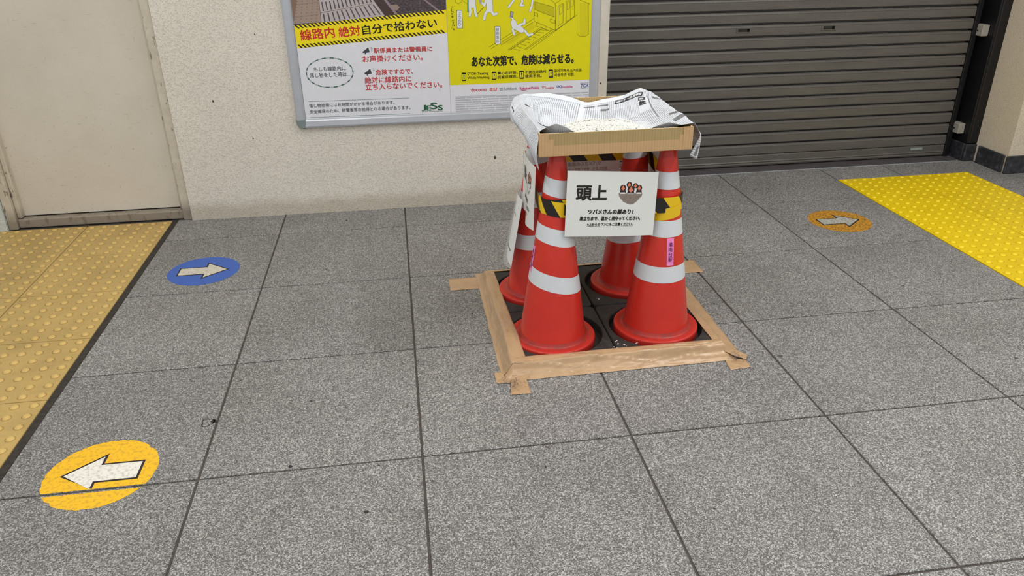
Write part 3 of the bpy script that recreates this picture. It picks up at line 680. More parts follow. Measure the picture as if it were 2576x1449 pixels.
DRAW_LEFT = {
 (1, 'ph_tile'): "-4334,11380 -3125,11357 -3140,10215 -3137,9248 -4426,9222 -4407,9372 -4405,9956",
 (2, 'ph_edge'): "-4334,11380 -3893,11372 -4113,10238 -4385,9238 -4416,9372 -4405,9956",
 (1, 'ph_grate'): "-3125,11357 -1483,11325 -710,10157 -245,9451 -3137,9248 -3140,10215",
 (1, 'ph_beam'): "-1483,11325 -1062,11316 -250,10145 255,9467 -245,9451 -710,10157",
 (2, 'ph_rail'): "-1026,11316 -911,11313 -96,10142 376,9494 242,9498 -234,10145|58,11295 180,11292 1698,10099 2276,9638 2150,9642 1579,10101",
 (2, 'ph_stone'): "42,9927 322,9940 475,9818 307,9660 152,9753",
 (3, 'ph_slot'): "-3027,9731 -2971,9736 -3002,10130 -3054,10126|-2845,9758 -2790,9763 -2826,10148 -2877,10143|-2663,9785 -2608,9790 -2649,10165 -2701,10161|-2481,9813 -2426,9817 -2473,10183 -2525,10178|-2299,9840 -2244,9844 -2296,10200 -2348,10196|-2117,9867 -2062,9871 -2119,10218 -2172,10213|-1935,9894 -1880,9898 -1943,10236 -1995,10231|-1753,9921 -1697,9926 -1766,10253 -1818,10249|-1570,9948 -1515,9953 -1588,10271 -1641,10266|-1388,9975 -1332,9980 -1411,10288 -1463,10284|-1205,10003 -1149,10007 -1233,10306 -1286,10301|-1022,10030 -966,10034 -1056,10324 -1108,10319|-839,10057 -783,10062 -878,10341 -930,10337|-3019,9268 -2960,9275 -2984,9624 -3040,9617|-2790,9291 -2731,9298 -2779,9655 -2834,9648|-2560,9313 -2501,9320 -2573,9686 -2629,9678|-2331,9336 -2272,9343 -2367,9717 -2423,9709|-2101,9358 -2042,9365 -2161,9747 -2217,9740|-1871,9381 -1812,9388 -1955,9778 -2011,9771|-1640,9403 -1581,9411 -1749,9809 -1805,9801|-1410,9426 -1351,9433 -1542,9840 -1598,9832|-1179,9449 -1120,9456 -1336,9871 -1392,9863|-948,9471 -888,9479 -1129,9901 -1185,9894|-716,9494 -657,9501 -922,9932 -978,9925|-485,9517 -425,9524 -715,9963 -771,9956|-3010,10529 -2955,10534 -2993,10901 -3042,10896|-2837,10551 -2782,10556 -2821,10923 -2870,10918|-2664,10573 -2609,10578 -2649,10945 -2697,10940|-2490,10595 -2436,10600 -2476,10967 -2525,10962|-2317,10617 -2262,10622 -2304,10989 -2352,10984|-2143,10639 -2089,10644 -2131,11011 -2180,11006|-1970,10661 -1915,10666 -1958,11033 -2007,11028|-1796,10683 -1741,10688 -1785,11055 -1834,11050|-1622,10705 -1567,10710 -1612,11077 -1661,11072|-1448,10727 -1393,10732 -1439,11099 -1488,11095|-1274,10749 -1219,10754 -1266,11121 -1314,11117|-1100,10772 -1045,10776 -1092,11144 -1141,11139|-925,10794 -870,10798 -919,11166 -967,11161",
 (3, 'ph_dot'): "-4331,9281 -4295,9304 -4264,9282 -4300,9259|-4304,9410 -4268,9432 -4237,9411 -4273,9388|-4277,9538 -4241,9561 -4210,9540 -4247,9517|-4250,9667 -4214,9689 -4184,9668 -4220,9645|-4223,9794 -4187,9817 -4157,9796 -4193,9773|-4197,9922 -4161,9944 -4130,9923 -4166,9901|-4170,10049 -4134,10071 -4104,10050 -4140,10028|-4144,10176 -4108,10198 -4077,10177 -4113,10155|-4117,10302 -4081,10324 -4051,10303 -4087,10281|-4100,9286 -4064,9309 -4033,9287 -4069,9265|-4073,9415 -4037,9438 -4007,9416 -4043,9394|-4047,9544 -4011,9567 -3980,9545 -4016,9523|-4020,9672 -3984,9695 -3954,9673 -3990,9651|-3994,9800 -3958,9823 -3927,9801 -3963,9779|-3967,9928 -3932,9950 -3901,9929 -3937,9907|-3941,10055 -3905,10077 -3875,10056 -3911,10034|-3915,10182 -3879,10204 -3849,10183 -3885,10161|-3889,10308 -3853,10330 -3823,10309 -3859,10287|-3869,9292 -3833,9314 -3802,9293 -3838,9270|-3842,9421 -3806,9443 -3776,9422 -3812,9399|-3816,9550 -3780,9572 -3749,9551 -3786,9528|-3790,9678 -3754,9700 -3723,9679 -3759,9657|-3764,9806 -3728,9828 -3697,9807 -3733,9785|-3738,9934 -3702,9956 -3671,9935 -3707,9912|-3712,10061 -3676,10083 -3646,10062 -3681,10040|-3686,10188 -3650,10210 -3620,10189 -3656,10167|-3660,10314 -3624,10336 -3594,10315 -3630,10293|-3637,9297 -3601,9320 -3570,9298 -3606,9276|-3611,9426 -3575,9449 -3544,9427 -3580,9405|-3585,9555 -3549,9578 -3518,9556 -3555,9534|-3559,9684 -3523,9706 -3493,9685 -3529,9662|-3534,9812 -3498,9834 -3467,9813 -3503,9790|-3508,9939 -3472,9962 -3441,9941 -3477,9918|-3482,10067 -3446,10089 -3416,10068 -3452,10046|-3457,10194 -3421,10216 -3390,10195 -3426,10173|-3431,10320 -3396,10342 -3365,10321 -3401,10299|-3405,9302 -3369,9325 -3338,9304 -3374,9281|-3380,9432 -3344,9454 -3313,9433 -3349,9410|-3354,9561 -3318,9583 -3287,9562 -3323,9539|-3328,9689 -3292,9712 -3262,9690 -3298,9668|-3303,9817 -3267,9840 -3236,9819 -3272,9796|-3278,9945 -3242,9968 -3211,9946 -3247,9924|-3252,10073 -3216,10095 -3186,10074 -3222,10052|-3227,10200 -3191,10222 -3161,10201 -3196,10179|-3202,10326 -3166,10349 -3136,10328 -3171,10305|-4397,10014 -3148,10143 -3150,10131 -4399,10002|-4299,9501 -3143,9617 -3144,9605 -4301,9489|-3152,10215 -3134,10215 -3143,9248 -3165,9245|-3167,9673 -785,10006 -781,9988 -3164,9650",
 (4, 'yellow'): "-4395,9155 2630,9651 2619,8621 -4365,8134",
 (5, 'black'): "-4377,9156 -4287,9162 -4128,9017 -4219,9010|-4352,8295 -4262,8302 -4104,8153 -4194,8146|-4196,9169 -4105,9175 -3946,9030 -4037,9023|-4171,8308 -4081,8314 -3923,8165 -4013,8159|-4014,9182 -3923,9188 -3765,9042 -3856,9036|-3991,8321 -3900,8327 -3742,8178 -3833,8171|-3833,9194 -3742,9201 -3583,9055 -3674,9049|-3810,8333 -3719,8340 -3561,8190 -3652,8184|-3651,9207 -3560,9214 -3401,9068 -3492,9062|-3629,8346 -3538,8352 -3380,8203 -3471,8197|-3468,9220 -3377,9227 -3219,9081 -3310,9074|-3447,8359 -3357,8365 -3199,8216 -3289,8209|-3286,9233 -3195,9240 -3036,9094 -3127,9087|-3266,8371 -3175,8378 -3017,8228 -3108,8222|-3104,9246 -3012,9252 -2854,9107 -2945,9100|-3084,8384 -2993,8390 -2835,8241 -2926,8235|-2921,9259 -2829,9265 -2671,9120 -2762,9113|-2902,8397 -2811,8403 -2653,8254 -2744,8247|-2738,9272 -2646,9278 -2488,9132 -2579,9126|-2720,8409 -2629,8416 -2471,8266 -2562,8260|-2555,9285 -2463,9291 -2305,9145 -2396,9139|-2538,8422 -2447,8428 -2289,8279 -2380,8273|-2372,9298 -2280,9304 -2121,9158 -2213,9152|-2356,8435 -2265,8441 -2107,8292 -2198,8285|-2188,9311 -2096,9317 -1938,9171 -2030,9165|-2173,8448 -2082,8454 -1924,8304 -2015,8298|-2005,9324 -1913,9330 -1754,9184 -1846,9178|-1990,8460 -1899,8467 -1741,8317 -1833,8311|-1821,9337 -1729,9343 -1570,9197 -1662,9191|-1808,8473 -1716,8480 -1558,8330 -1650,8324|-1637,9350 -1545,9356 -1386,9210 -1478,9204|-1624,8486 -1533,8492 -1375,8343 -1466,8336|-1452,9363 -1360,9369 -1202,9223 -1294,9217|-1441,8499 -1349,8505 -1191,8355 -1283,8349|-1268,9376 -1176,9382 -1017,9236 -1109,9230|-1258,8512 -1166,8518 -1008,8368 -1100,8362|-1083,9389 -991,9395 -832,9249 -925,9243|-1074,8524 -982,8531 -824,8381 -916,8375|-899,9402 -806,9408 -648,9262 -740,9256|-890,8537 -798,8544 -640,8394 -732,8388|-714,9415 -621,9421 -463,9275 -555,9269|-706,8550 -614,8556 -456,8407 -548,8400|-529,9428 -436,9435 -277,9288 -370,9282|-522,8563 -430,8569 -272,8420 -364,8413|-343,9441 -251,9448 -92,9301 -185,9295|-337,8576 -245,8582 -87,8432 -179,8426|-158,9454 -65,9461 94,9315 1,9308|-153,8589 -60,8595 98,8445 5,8439|28,9467 121,9474 280,9328 187,9321|32,8602 125,8608 282,8458 190,8452|214,9481 307,9487 466,9341 373,9334|217,8615 310,8621 468,8471 375,8465|400,9494 493,9500 652,9354 559,9347|402,8627 495,8634 653,8484 560,8478|586,9507 680,9513 838,9367 745,9360|588,8640 680,8647 838,8497 746,8490|773,9520 866,9527 1025,9380 931,9374|773,8653 866,8660 1024,8510 931,8503|959,9533 1053,9540 1212,9393 1118,9387|959,8666 1052,8673 1210,8523 1117,8516|1146,9546 1240,9553 1398,9407 1305,9400|1145,8679 1238,8686 1396,8536 1303,8529|1333,9560 1427,9566 1586,9420 1492,9413|1331,8692 1424,8699 1582,8549 1489,8542|1521,9573 1614,9580 1773,9433 1679,9426|1517,8705 1611,8712 1768,8562 1675,8555|1708,9586 1802,9593 1961,9446 1867,9440|1704,8718 1797,8725 1955,8575 1862,8568|1896,9599 1990,9606 2148,9459 2054,9453|1891,8731 1984,8738 2142,8588 2048,8581|2084,9613 2178,9619 2336,9473 2242,9466|2078,8744 2171,8751 2329,8601 2235,8594|2272,9626 2366,9633 2524,9486 2430,9479|2265,8758 2358,8764 2516,8614 2422,8607",
 (2, 'silver'): "-1917,6948 -1923,6908 -1933,6867 -1946,6827 -1999,6838 -1987,6875 -1978,6913 -1972,6950|-2008,6710 -2036,6673 -2067,6636 -2102,6601 -2147,6628 -2114,6661 -2085,6695 -2058,6729|-2223,6504 -2270,6475 -2319,6448 -2370,6422 -2401,6463 -2352,6486 -2306,6512 -2262,6539|-2536,6358 -2596,6340 -2656,6325 -2718,6312 -2732,6361 -2673,6372 -2615,6386 -2559,6403|-2909,6287 -2974,6284 -3038,6283 -3103,6284 -3097,6335 -3036,6334 -2974,6335 -2913,6338|-3295,6303 -3357,6314 -3418,6327 -3478,6342 -3453,6389 -3397,6375 -3339,6362 -3280,6352|-3646,6401 -3698,6425 -3748,6451 -3795,6478 -3756,6515 -3711,6490 -3663,6466 -3614,6444|-3921,6570 -3956,6604 -3989,6639 -4018,6675 -3968,6698 -3940,6665 -3909,6632 -3875,6601|-4085,6789 -4101,6828 -4112,6868 -4120,6908 -4066,6915 -4058,6878 -4047,6841 -4033,6804|-4122,7030 -4115,7070 -4104,7110 -4090,7150 -4038,7139 -4052,7103 -4062,7065 -4068,7028|-4026,7265 -3998,7302 -3967,7337 -3933,7371 -3889,7345 -3922,7313 -3952,7280 -3978,7246|-3812,7466 -3766,7495 -3718,7521 -3667,7546 -3637,7507 -3685,7484 -3731,7459 -3774,7433|-3503,7610 -3445,7627 -3386,7642 -3325,7654 -3312,7608 -3370,7596 -3426,7582 -3482,7566|-3138,7679 -3074,7683 -3011,7684 -2947,7683 -2952,7634 -3013,7635 -3074,7634 -3134,7630|-2758,7666 -2696,7656 -2636,7643 -2577,7629 -2600,7583 -2657,7597 -2714,7608 -2773,7618|-2409,7572 -2356,7549 -2306,7524 -2259,7497 -2297,7461 -2343,7485 -2390,7509 -2440,7530|-2132,7407 -2095,7374 -2061,7339 -2031,7304 -2081,7280 -2110,7314 -2142,7346 -2176,7377|-1961,7191 -1944,7151 -1931,7111 -1922,7071 -1977,7064 -1986,7102 -1998,7139 -2014,7175",
 (2, 'green2'): "-1946,6827 -1963,6787 -1984,6748 -2008,6710 -2058,6729 -2035,6765 -2016,6801 -1999,6838|-2102,6601 -2139,6568 -2180,6535 -2223,6504 -2262,6539 -2221,6567 -2182,6597 -2147,6628|-2370,6422 -2423,6399 -2479,6377 -2536,6358 -2559,6403 -2505,6421 -2452,6441 -2401,6463|-2718,6312 -2781,6302 -2845,6293 -2909,6287 -2913,6338 -2852,6343 -2791,6351 -2732,6361|-3103,6284 -3168,6288 -3232,6294 -3295,6303 -3280,6352 -3219,6344 -3159,6339 -3097,6335|-3478,6342 -3536,6360 -3592,6379 -3646,6401 -3614,6444 -3562,6424 -3509,6405 -3453,6389|-3795,6478 -3840,6507 -3882,6538 -3921,6570 -3875,6601 -3838,6571 -3798,6542 -3756,6515|-4018,6675 -4044,6712 -4066,6750 -4085,6789 -4033,6804 -4014,6768 -3993,6733 -3968,6698|-4120,6908 -4124,6949 -4125,6989 -4122,7030 -4068,7028 -4071,6990 -4070,6953 -4066,6915|-4090,7150 -4072,7189 -4051,7227 -4026,7265 -3978,7246 -4001,7211 -4022,7176 -4038,7139|-3933,7371 -3895,7404 -3855,7436 -3812,7466 -3774,7433 -3815,7405 -3854,7376 -3889,7345|-3667,7546 -3615,7569 -3560,7591 -3503,7610 -3482,7566 -3535,7548 -3587,7529 -3637,7507|-3325,7654 -3264,7665 -3201,7673 -3138,7679 -3134,7630 -3194,7625 -3254,7617 -3312,7608|-2947,7683 -2883,7680 -2820,7674 -2758,7666 -2773,7618 -2832,7625 -2892,7631 -2952,7634|-2577,7629 -2519,7612 -2463,7593 -2409,7572 -2440,7530 -2492,7550 -2545,7567 -2600,7583|-2259,7497 -2214,7469 -2171,7439 -2132,7407 -2176,7377 -2214,7406 -2255,7434 -2297,7461|-2031,7304 -2004,7267 -1981,7229 -1961,7191 -2014,7175 -2033,7211 -2055,7246 -2081,7280|-1922,7071 -1917,7030 -1915,6989 -1917,6948 -1972,6950 -1970,6988 -1972,7026 -1977,7064",
 (2, 'dgreen'): "-4154,5686 614,5659 613,5642 -4156,5669|-4163,4919 606,4903 605,4885 -4165,4902",
 (2, 'dark'): "-1410,7886 -1321,7941 -1132,8082 -1077,7851 -1272,7832 -1270,7766 -1312,7768 -1323,7834 -1406,7837|-1026,8046 -989,8086 -978,8073 -1015,8033|-1023,7989 -944,8027 -932,8014 -1012,7976|-1028,7931 -953,7921 -942,7908 -1017,7919|-1409,6909 -1319,6964 -1127,7108 -1072,6871 -1269,6853 -1267,6785 -1309,6787 -1320,6855 -1405,6858|-1020,7071 -983,7112 -971,7099 -1009,7058|-1017,7012 -937,7051 -925,7038 -1005,6999|-1022,6953 -946,6942 -935,6929 -1010,6940",
}
DRAW_RIGHT = {
 (1, 'olive2'): "5113,8035 6655,8915 6919,8792 5640,8040|8974,9802 9394,9792 9442,8342 9152,8275 9015,8355",
 (2, 'olive3'): "6811,9887 7716,9622 7721,9197 6812,9556",
 (3, 'olive'): "4567,7891 6756,9139 6747,9153 4558,7905|4675,7820 6774,9003 6764,9017 4666,7835|5137,7967 6131,8520 6124,8530 5130,7977|5487,7735 7035,8690 7024,8704 5477,7749|5553,7716 7101,8664 7091,8678 5543,7730|5618,7732 7122,8648 7114,8659 5611,7743|6283,7726 7721,8629 7710,8643 6273,7740|6350,7707 7818,8593 7808,8607 6340,7721|6594,7729 8862,9247 8851,9260 6584,7742|5767,7776 6067,7682 6072,7696 5772,7790|5928,7884 6234,7795 6238,7810 5933,7898|6090,7992 6401,7909 6405,7923 6093,8006|6250,8100 6567,8022 6571,8036 6254,8114|6411,8207 6734,8134 6737,8149 6414,8221|6571,8315 6900,8247 6902,8261 6574,8329|6731,8422 7065,8360 7068,8374 6734,8436|6891,8529 7231,8472 7233,8486 6893,8543|7051,8636 7396,8584 7398,8598 7053,8650|6732,10217 6765,9022 6782,9022 6749,10217|6770,9015 7810,8571 7817,8587 6777,9030|7823,8579 7796,9790 7779,9791 7805,8579|7793,9797 7485,10046 7474,10034 7782,9785|7481,10048 6743,10225 6739,10210 7477,10032|7793,9784 8829,10443 8819,10457 7783,9797|7819,8572 8862,9247 8851,9260 7808,8586|8865,9253 8833,10450 8815,10450 8847,9254|6795,9896 7726,9622 7731,9638 6800,9911|7720,9630 7726,9181 7743,9180 7737,9630|7738,9188 6802,9556 6795,9541 7732,9173|6807,9548 6806,9903 6789,9904 6790,9548|6866,8956 6902,8790 6919,8793 6883,8959|6907,8784 7558,8537 7564,8553 6913,8799|7570,8542 7613,8665 7596,8671 7553,8548|7090,8783 7134,8716 7145,8722 7101,8790|7137,8713 7315,8650 7319,8662 7142,8725|7323,8654 7349,8736 7336,8740 7310,8658|6773,9424 6940,9350 6947,9365 6780,9438|6934,9358 6935,9223 6952,9222 6952,9357|6947,9230 6781,9304 6774,9289 6940,9215|6786,9296 6786,9431 6768,9431 6768,9297|7556,9104 7778,9016 7784,9031 7563,9119|7772,9023 7774,8883 7792,8883 7790,9023|7786,8890 7564,8979 7558,8964 7780,8875|7570,8971 7568,9111 7551,9112 7552,8972|7927,9639 8165,9795 8155,9808 7916,9652|8151,9802 8167,8922 8185,8921 8169,9801|8171,8928 7930,8778 7940,8764 8182,8914|7944,8771 7930,9645 7913,9646 7926,8771|7996,9610 8126,9696 8118,9706 7988,9620|8116,9701 8122,9375 8135,9375 8129,9701|8124,9380 7993,9281 8002,9271 8133,9370|8004,9276 7999,9615 7985,9615 7991,9276|8317,9852 8707,10085 8697,10098 8307,9866|8693,10092 8716,9195 8734,9195 8711,10091|8720,9202 8326,8965 8336,8951 8730,9188|8340,8958 8321,9858 8304,9859 8322,8959|8501,9975 8521,9077 8535,9077 8514,9975|8361,9812 8482,9890 8475,9900 8353,9822|8472,9895 8480,9550 8493,9549 8485,9895|8482,9555 8360,9476 8368,9466 8490,9545|8371,9471 8364,9817 8351,9817 8358,9471|8552,9929 8673,10007 8665,10017 8544,9939|8662,10012 8670,9688 8684,9687 8676,10012|8673,9692 8551,9614 8559,9604 8681,9682|8562,9609 8554,9934 8541,9934 8549,9609|8829,9927 8871,8380 8889,8380 8847,9927|8874,8374 9012,8273 9022,8286 8885,8387|9017,8271 9287,8254 9287,8271 9017,8288|9292,8255 9447,8343 9437,8358 9282,8270|9451,8350 9403,9791 9385,9792 9433,8351|8967,9916 9482,9721 9488,9736 8973,9931|3041,10145 3054,9954 3071,9955 3058,10146|3058,9948 3183,9889 3190,9903 3066,9962|3191,9889 3342,9973 3334,9987 3182,9903|3337,10054 3605,9869 3613,9879 3345,10064|4028,9374 4380,9706 4362,9723 4010,9391",
 (4, 'olive'): "3661,10755 3629,9867 4000,9858 4028,10747|4028,10747 4007,10674 3954,10615 3879,10584 3798,10586 3725,10620 3676,10681 3661,10755 3681,10829 3734,10887 3809,10918 3890,10916 3963,10882 4012,10822|4000,9858 3979,9783 3926,9723 3850,9692 3767,9694 3694,9729 3645,9791 3629,9867 3650,9942 3703,10001 3779,10033 3861,10031 3934,9996 3984,9934|3647,9734 3654,9504 3798,9509 3790,9739|3656,9522 3621,9379 3760,9348 3796,9491|3790,9735 3782,9706 3761,9683 3732,9670 3700,9671 3672,9685 3653,9709 3647,9738 3655,9767 3676,9790 3705,9802 3737,9801 3765,9788 3784,9764|3798,9505 3790,9476 3769,9453 3740,9440 3708,9441 3679,9455 3660,9479 3654,9508 3662,9538 3683,9561 3712,9573 3744,9572 3772,9558 3792,9534|3762,9361 3754,9332 3733,9309 3704,9297 3672,9298 3644,9312 3625,9336 3619,9365 3627,9395 3648,9418 3677,9430 3709,9429 3737,9415 3756,9391|3875,9728 3883,9498 4027,9503 4019,9733|3887,9479 3943,9319 4080,9362 4023,9522|4019,9729 4011,9700 3990,9677 3961,9665 3929,9665 3901,9679 3882,9703 3875,9732 3883,9761 3904,9784 3933,9797 3965,9796 3993,9782 4012,9758|4027,9499 4019,9470 3998,9446 3969,9434 3937,9435 3909,9449 3889,9473 3883,9502 3891,9532 3912,9555 3941,9567 3973,9566 4001,9552 4021,9528|4083,9338 4075,9309 4055,9286 4025,9274 3993,9275 3965,9288 3945,9313 3939,9342 3947,9372 3968,9395 3997,9407 4029,9406 4058,9392 4077,9368|4472,10662 4491,9610 4804,9614 4781,10667|4781,10661 4765,10599 4721,10550 4658,10524 4589,10526 4528,10555 4486,10605 4472,10668 4489,10730 4533,10778 4596,10805 4664,10803 4726,10774 4767,10724|4804,9608 4787,9545 4743,9495 4679,9468 4609,9470 4547,9500 4505,9552 4491,9616 4508,9679 4553,9729 4616,9756 4686,9754 4748,9724 4790,9672|4481,9598 4370,9456 4486,9375 4597,9517|4357,9430 4305,9200 4446,9171 4498,9402|4611,9556 4603,9526 4582,9503 4553,9491 4521,9492 4493,9506 4473,9530 4467,9559 4475,9588 4495,9611 4524,9624 4556,9623 4585,9609 4604,9585|4500,9414 4492,9385 4471,9362 4442,9349 4410,9350 4381,9364 4362,9388 4356,9418 4364,9447 4384,9470 4413,9483 4445,9482 4474,9468 4493,9444|4448,9184 4440,9154 4419,9131 4390,9118 4358,9119 4329,9133 4310,9158 4303,9187 4311,9217 4332,9240 4361,9252 4393,9252 4422,9238 4441,9213|4676,9473 4766,9340 4888,9413 4798,9545|4848,9311 4988,9351 4945,9481 4805,9442|4810,9507 4802,9478 4781,9455 4752,9442 4720,9443 4691,9457 4672,9481 4665,9511 4673,9540 4694,9563 4723,9575 4755,9575 4784,9561 4803,9537|4899,9375 4891,9345 4871,9322 4842,9310 4809,9311 4781,9324 4761,9349 4754,9378 4762,9408 4783,9431 4812,9443 4844,9442 4873,9428 4893,9404|5039,9414 5031,9385 5011,9362 4981,9349 4949,9350 4920,9364 4901,9388 4894,9418 4902,9447 4922,9471 4952,9483 4984,9482 5013,9468 5032,9444|4462,10137 4332,9812 4452,9770 4582,10095|4441,9829 4337,9946 4239,9870 4342,9753|4586,10115 4579,10089 4561,10068 4535,10058 4506,10058 4481,10070 4464,10092 4458,10118 4465,10143 4483,10164 4509,10175 4538,10174 4563,10162 4580,10141|4456,9789 4449,9763 4430,9743 4404,9732 4376,9733 4350,9745 4333,9766 4327,9793 4335,9819 4353,9839 4379,9850 4407,9849 4433,9837 4450,9816|4352,9906 4345,9881 4327,9860 4301,9849 4272,9850 4247,9862 4229,9883 4224,9910 4231,9935 4249,9956 4275,9967 4304,9966 4329,9954 4346,9933|5914,10308 5726,9998 5826,9945 6013,10255|5731,10005 5496,9723 5587,9657 5821,9939|6020,10280 6015,10258 5999,10240 5976,10230 5950,10230 5928,10241 5912,10260 5907,10283 5913,10306 5928,10323 5951,10333 5977,10333 5999,10322 6015,10303|5833,9970 5827,9948 5811,9930 5788,9920 5763,9920 5740,9931 5725,9950 5719,9973 5725,9996 5741,10014 5764,10024 5789,10023 5812,10012 5828,9994|5599,9689 5593,9666 5577,9648 5554,9638 5528,9639 5506,9650 5490,9668 5485,9692 5491,9715 5507,9733 5530,9743 5555,9742 5578,9731 5593,9712|5989,10259 6156,9912 6260,9954 6092,10301|6156,9956 6062,9772 6166,9724 6260,9909|6117,9695 6257,9698 6251,9805 6111,9801|6097,10278 6092,10256 6076,10238 6053,10228 6027,10229 6005,10239 5989,10258 5984,10281 5989,10304 6005,10322 6028,10331 6053,10331 6076,10320 6092,10301|6265,9931 6259,9908 6244,9890 6221,9881 6195,9881 6172,9892 6156,9911 6151,9934 6157,9957 6173,9975 6196,9985 6221,9984 6244,9973 6260,9955|6171,9747 6166,9724 6150,9705 6127,9696 6101,9696 6078,9707 6062,9726 6057,9749 6063,9772 6079,9791 6102,9800 6127,9800 6150,9789 6166,9770|6311,9750 6305,9727 6289,9709 6266,9699 6241,9700 6218,9711 6202,9730 6196,9753 6202,9776 6218,9794 6241,9804 6267,9803 6290,9793 6305,9774|6647,10059 6593,9700 6707,9682 6760,10041|6596,9712 6510,9512 6618,9469 6703,9670|6761,10049 6755,10026 6739,10008 6716,9998 6691,9999 6668,10009 6652,10028 6646,10051 6652,10074 6668,10092 6691,10102 6716,10101 6739,10091 6755,10072|6707,9690 6701,9667 6685,9648 6662,9639 6637,9639 6614,9650 6598,9669 6592,9693 6598,9716 6614,9734 6637,9744 6662,9743 6685,9732 6701,9713|6622,9489 6616,9466 6600,9447 6577,9438 6551,9438 6528,9449 6512,9468 6506,9492 6512,9515 6528,9533 6551,9543 6577,9543 6600,9532 6616,9512|5634,8975 5671,8812 5952,8864 5914,9027|5737,8724 6081,8521 6229,8751 5886,8953|5918,8997 5903,8939 5863,8893 5805,8868 5741,8870 5684,8898 5644,8946 5631,9005 5646,9063 5686,9109 5744,9133 5807,9131 5865,9104 5904,9056|5955,8834 5941,8776 5900,8730 5842,8705 5778,8707 5721,8735 5682,8783 5668,8842 5683,8901 5723,8946 5781,8971 5845,8969 5902,8941 5942,8893|6299,8632 6285,8573 6244,8527 6186,8502 6122,8504 6064,8532 6024,8581 6010,8641 6025,8699 6065,8745 6123,8770 6187,8768 6245,8740 6285,8692|6218,8706 6125,8901 5999,8850 6091,8655|6084,8812 6319,8879 6275,9005 6041,8938|6367,8937 6375,9099 6236,9108 6228,8947|6225,8679 6218,8650 6198,8628 6170,8616 6139,8617 6111,8631 6092,8654 6085,8683 6092,8711 6112,8733 6140,8745 6171,8744 6199,8731 6218,8707|6132,8873 6125,8845 6105,8823 6077,8811 6046,8812 6018,8825 5999,8849 5993,8877 6000,8905 6019,8928 6047,8939 6078,8939 6106,8925 6125,8902|6367,8940 6360,8912 6340,8890 6312,8878 6281,8879 6254,8892 6234,8916 6228,8944 6235,8972 6254,8995 6282,9006 6313,9006 6341,8992 6360,8969|6375,9102 6368,9073 6349,9051 6321,9039 6290,9040 6262,9054 6243,9077 6236,9105 6243,9133 6262,9156 6290,9167 6321,9167 6349,9153 6368,9130|6260,8565 6432,8352 6537,8426 6364,8639|6505,8329 6695,8383 6653,8503 6464,8449|6378,8600 6371,8573 6353,8552 6326,8541 6297,8542 6270,8555 6252,8577 6246,8604 6252,8631 6271,8652 6297,8663 6327,8662 6353,8650 6371,8627|6551,8387 6544,8360 6526,8339 6499,8327 6470,8328 6443,8341 6425,8363 6418,8391 6425,8418 6443,8439 6470,8450 6499,8449 6526,8437 6544,8414|6740,8441 6734,8414 6715,8393 6689,8381 6659,8382 6632,8395 6614,8417 6607,8445 6614,8472 6632,8493 6659,8504 6688,8503 6715,8490 6734,8468|5825,9092 5787,9181 5687,9145 5725,9056|5775,9197 5668,9302 5591,9233 5699,9128|5829,9073 5823,9051 5808,9034 5786,9025 5763,9025 5741,9036 5726,9054 5721,9076 5727,9097 5742,9114 5764,9124 5787,9123 5809,9113 5824,9095|5791,9161 5785,9140 5770,9123 5748,9113 5725,9114 5703,9124 5688,9142 5683,9164 5689,9186 5704,9203 5726,9212 5749,9212 5771,9201 5786,9183|5683,9266 5677,9245 5662,9228 5641,9219 5617,9219 5596,9230 5581,9247 5576,9269 5581,9291 5596,9308 5618,9317 5642,9317 5663,9306 5678,9288|5655,8674 5746,8434 5870,8474 5778,8714|5782,8692 5775,8665 5757,8644 5730,8633 5701,8633 5675,8646 5657,8668 5651,8695 5658,8722 5676,8743 5703,8754 5732,8754 5758,8741 5776,8719|5874,8452 5867,8425 5849,8404 5822,8393 5793,8393 5767,8406 5748,8429 5742,8456 5749,8483 5767,8504 5794,8515 5823,8514 5850,8501 5868,8479",
